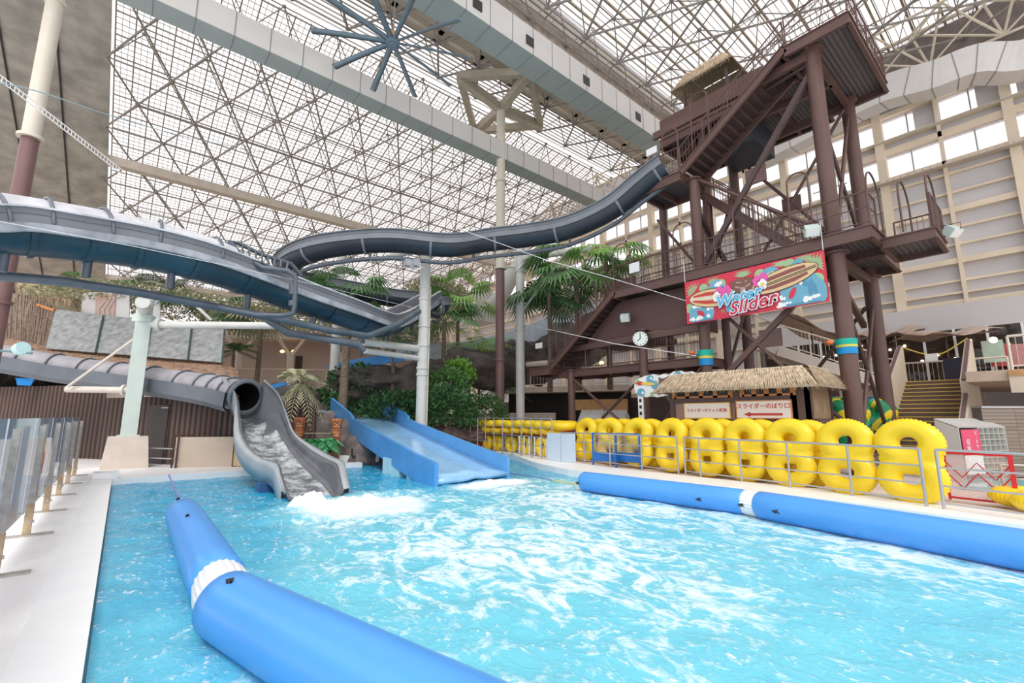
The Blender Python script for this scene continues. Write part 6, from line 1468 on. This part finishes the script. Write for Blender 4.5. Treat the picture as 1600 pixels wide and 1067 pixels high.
x, y = P2(785, 29); palm('dark spiky palm at the foot of the big brown column', x, y, 0, z_at(605, 29, 780), 'feather', 18, 1.8, M_gd, .08, up=.4, droop=.5, seed=14)
x, y = P2(300, 27); palm('green fan palm showing under the middle flume, left one', x, y, 2, z_at(490, 27, 300), 'fan', 12, 2.3, M_gd, .15, seed=15)
x, y = P2(355, 26); palm('green feather palm at the right end of the grey panels', x, y, 2, z_at(548, 26, 355), 'feather', 14, 1.6, M_gd, .1, seed=16)
x, y = P2(395, 27); palm('fan palm with dry leaves under the middle flume, right one', x, y, 2, z_at(505, 27, 395), 'fan', 12, 2.0, M_gp_, .15, seed=17)
x, y = P2(215, 28); palm('fan palm behind the flame poster', x, y, 2, z_at(470, 28, 215), 'fan', 10, 2.0, M_gd, .15, seed=18)
x, y = P2(120, 29); palm('fan palm above the light straw eave', x, y, 2, z_at(458, 29, 120), 'fan', 10, 2.0, M_gm, .15, seed=19)
x, y = P2(690, 26); palm('fan palm right of the white support post', x, y, 1, z_at(500, 26, 690), 'fan', 12, 2.0, M_gm, .14, seed=20)
x, y = P2(712, 30); palm('fan palm seen against the roof right of the slide bend', x, y, 1, z_at(470, 30, 712), 'fan', 10, 2.2, M_gb_, .14, seed=21)
x, y = P2(610, 24); palm('dark feather palm hanging under the flume bend', x, y, 1, z_at(520, 24, 610), 'feather', 14, 2.0, M_gd, .12, seed=22, up=.1)
for k, (px, py, d) in enumerate(((575, 640, 25), (553, 630, 26), (640, 630, 26), (600, 618, 27))):
    x, y = P2(px, d); palm(('banana-like plant left of the light blue slide top', 'broad fern palm behind the blue slide guard', 'large leafed plant left of the white post foot', 'spreading palm below the dark rock overhang')[k], x, y, 0, z_at(py+18, d, px), 'feather', 14, 2.1, (M_gm, M_gd, M_gd, M_gm)[k], .07, up=.9, droop=.6, seed=30+k)
def bush(label, c, r, n, m, ls=.12, seed=1, name='bush', kind=None):
    r_ = random.Random(seed); mb = MB()
    for i in range(n):
        th = r_.uniform(0, 2*math.pi); ph = math.acos(r_.uniform(-.3, 1)); k = r_.uniform(.55, 1.05)
        d = V((math.sin(ph)*math.cos(th), math.sin(ph)*math.sin(th), math.cos(ph))); p = V(c)+V((d.x*r[0], d.y*r[1], d.z*r[2]))*k
        t = (d+V((r_.uniform(-.8, .8), r_.uniform(-.8, .8), r_.uniform(-.9, .3)))).normalized(); s = t.cross(V((r_.random(), r_.random(), r_.random()))).normalized(); l = ls*r_.uniform(.6, 1.4)
        mb.add([p, p+t*l*.5+s*l*.28, p+t*l, p+t*l*.5-s*l*.28], [(0, 1, 2, 3)])
    o = mb.build(name, m, None); tag(o, label, 'bush', None); return o
for k, (px, py, d, rx, rz_, m, lab) in enumerate(((500, 640, 22.5, 1.6, 1.0, M_gd, 'dark bush left of the light blue slide'), (620, 650, 22.5, 2.0, 1.2, M_gd, 'dark bush behind the light blue slide'), (690, 650, 22.5, 1.9, 1.5, M_gd, 'dense dark bush right of the white post foot'), (700, 610, 24.5, 1.4, 1.2, M_gm, 'taller green bush behind the dense dark bush'), (755, 655, 24, 1.5, 1.3, M_gd, 'bush against the beige tiled wall'), (715, 585, 26, 1.1, .9, M_gb_, 'bright green shrub under the yellow palm'), (560, 600, 24, 1.6, 1.0, M_gd, 'bush under the blue river edge'), (680, 480, 30, 2.6, 2.0, M_gp_, 'dry branches behind the slide bend'), (610, 520, 29, 3, 1.2, M_gp_, 'tangle of dry vines on the building eave'), (850, 470, 27, 1.5, 1.2, M_gd, 'dark bush left of the stair palms'), (240, 480, 28, 6, 1.0, M_gp_, 'mixed vines above the grey panels'), (440, 505, 30, 5, 1.0, M_gp_, 'dry hanging vines above the building balcony'), (672, 650, 21.6, .8, .9, M_gd, 'dark bush hiding the foot of the white post'), (420, 640, 24, 2, .8, M_gd, 'bush behind the dark flume mouth'))):
    x, y = P2(px, d); bush(lab, (x, y, z_at(py, d, px)), (rx, rx*.6, rz_), int(900*rx*rz_), m, .2 if rx > 1.5 else .16, 50+k)
# tiki posts with planting
def tiki(label, px, d, h, seed):
    x, y = P2(px, d); T = thing('carved_post', label, 'carved post', (x, y, 0)); M_tk = mat('carved_orange_wood', (.42, .13, .045), .4, var=.35, vs=7); M_tl = mat('carved_pale_wood', (.75, .42, .22), .4, var=.2, vs=9)
    mb = MB(); prof = [(0, .15), (.35, .15), (.36, .17), (.40, .17), (.41, .14), (.5, .17), (.58, .12), (.62, .17), (.70, .18), (.76, .14), (.80, .18), (.88, .17), (.90, .20), (.97, .19), (1, .16)]
    mb.grid([[V((x+r*math.cos(a), y+r*math.sin(a), t*h)) for a in (2*math.pi*j/20 for j in range(20))] for t, r in prof], True, True); mb.poly([V((x+.16*math.cos(a), y+.16*math.sin(a), h)) for a in (2*math.pi*j/20 for j in range(20))]); mb.build('shaft', M_tk, T)
    n = V((-x, -y, 0)).normalized(); s = V((0, 0, 1)).cross(n)
    mb = MB()
    for zz, w_ in ((.86, .13), (.66, .14), (.5, .1)):
        c = V((x, y, h*zz))+n*.15
        for sg in (-1, 1): mb.ball(c+s*sg*.07+V((0, 0, .03)), .035, 8, 6, (1, 1, .7))
        mb.bar(c-s*w_*.8-V((0, 0, .06)), c+s*w_*.8-V((0, 0, .06)), .05, .03); mb.bar(c+V((0, 0, .02)), c-V((0, 0, .03))+n*.02, .03, .05)
    mb.tube([V((x+.17*math.cos(a), y+.17*math.sin(a), h*.97)) for a in (2*math.pi*j/16 for j in range(16))], .02, 6, True); mb.build('carved_face', M_tl, T)
tiki('carved orange tiki post beside the dark flume, left of the fern planting', 469, 16.8, 1.65, 1); tiki('carved orange tiki post right of the fern planting', 527, 16.8, 1.62, 2)
for k, (px, d) in enumerate(((488, 16.5), (501, 16.9), (512, 16.4))):
    x, y = P2(px, d); T = palm('bright green fern between the two carved posts, %s' % ('left', 'middle', 'right')[k], x, y, .05, .75-.1*(k == 1), 'feather', 16, .75, mat('fern_green', (.06, .33, .12), .4, var=.3), .03, 'fern', up=.6, droop=.9, seed=70+k); T['category'] = 'fern'
T = thing('planter_kerb', 'cream kerb of the tiki planter at the pool edge', 'kerb', (5, 17, 0))
mb = MB(); a, b = onz(455, 727), onz(600, 722); mb.bar(a+V((0, .5, .12)), b+V((0, .5, .12)), .35, .26); mb.build('kerb_stone', M_cope, T)
mb = MB(); p = onz(549, 724)+V((0, 0, .25)); mb.cyl(p, p+V((0, 0, .28)), .03, 6); mb.ball(p+V((.08, 0, -.02)), .07, 8, 6); mb.build('small_spotlight', M_blk, T)
T = thing('railing', 'pale low railing on top of the rock behind the tiki posts', 'railing', dep(500, 675, 18.5)); mb = MB(); mb.cyl(dep(470, 677, 18.5), dep(520, 677, 18.2), .02, 5); mb.build('rail', M_gp_, T)
# pale teal river wall above the rocks at the slide top
mb = MB(); mb.bar(dep(478, 641, 21), dep(505, 643, 20.6), .3, .12); o = mb.build('river_edge', M_pb, None); tag(o, 'pale blue edge on the rock bank left of the slide top', 'river edge')
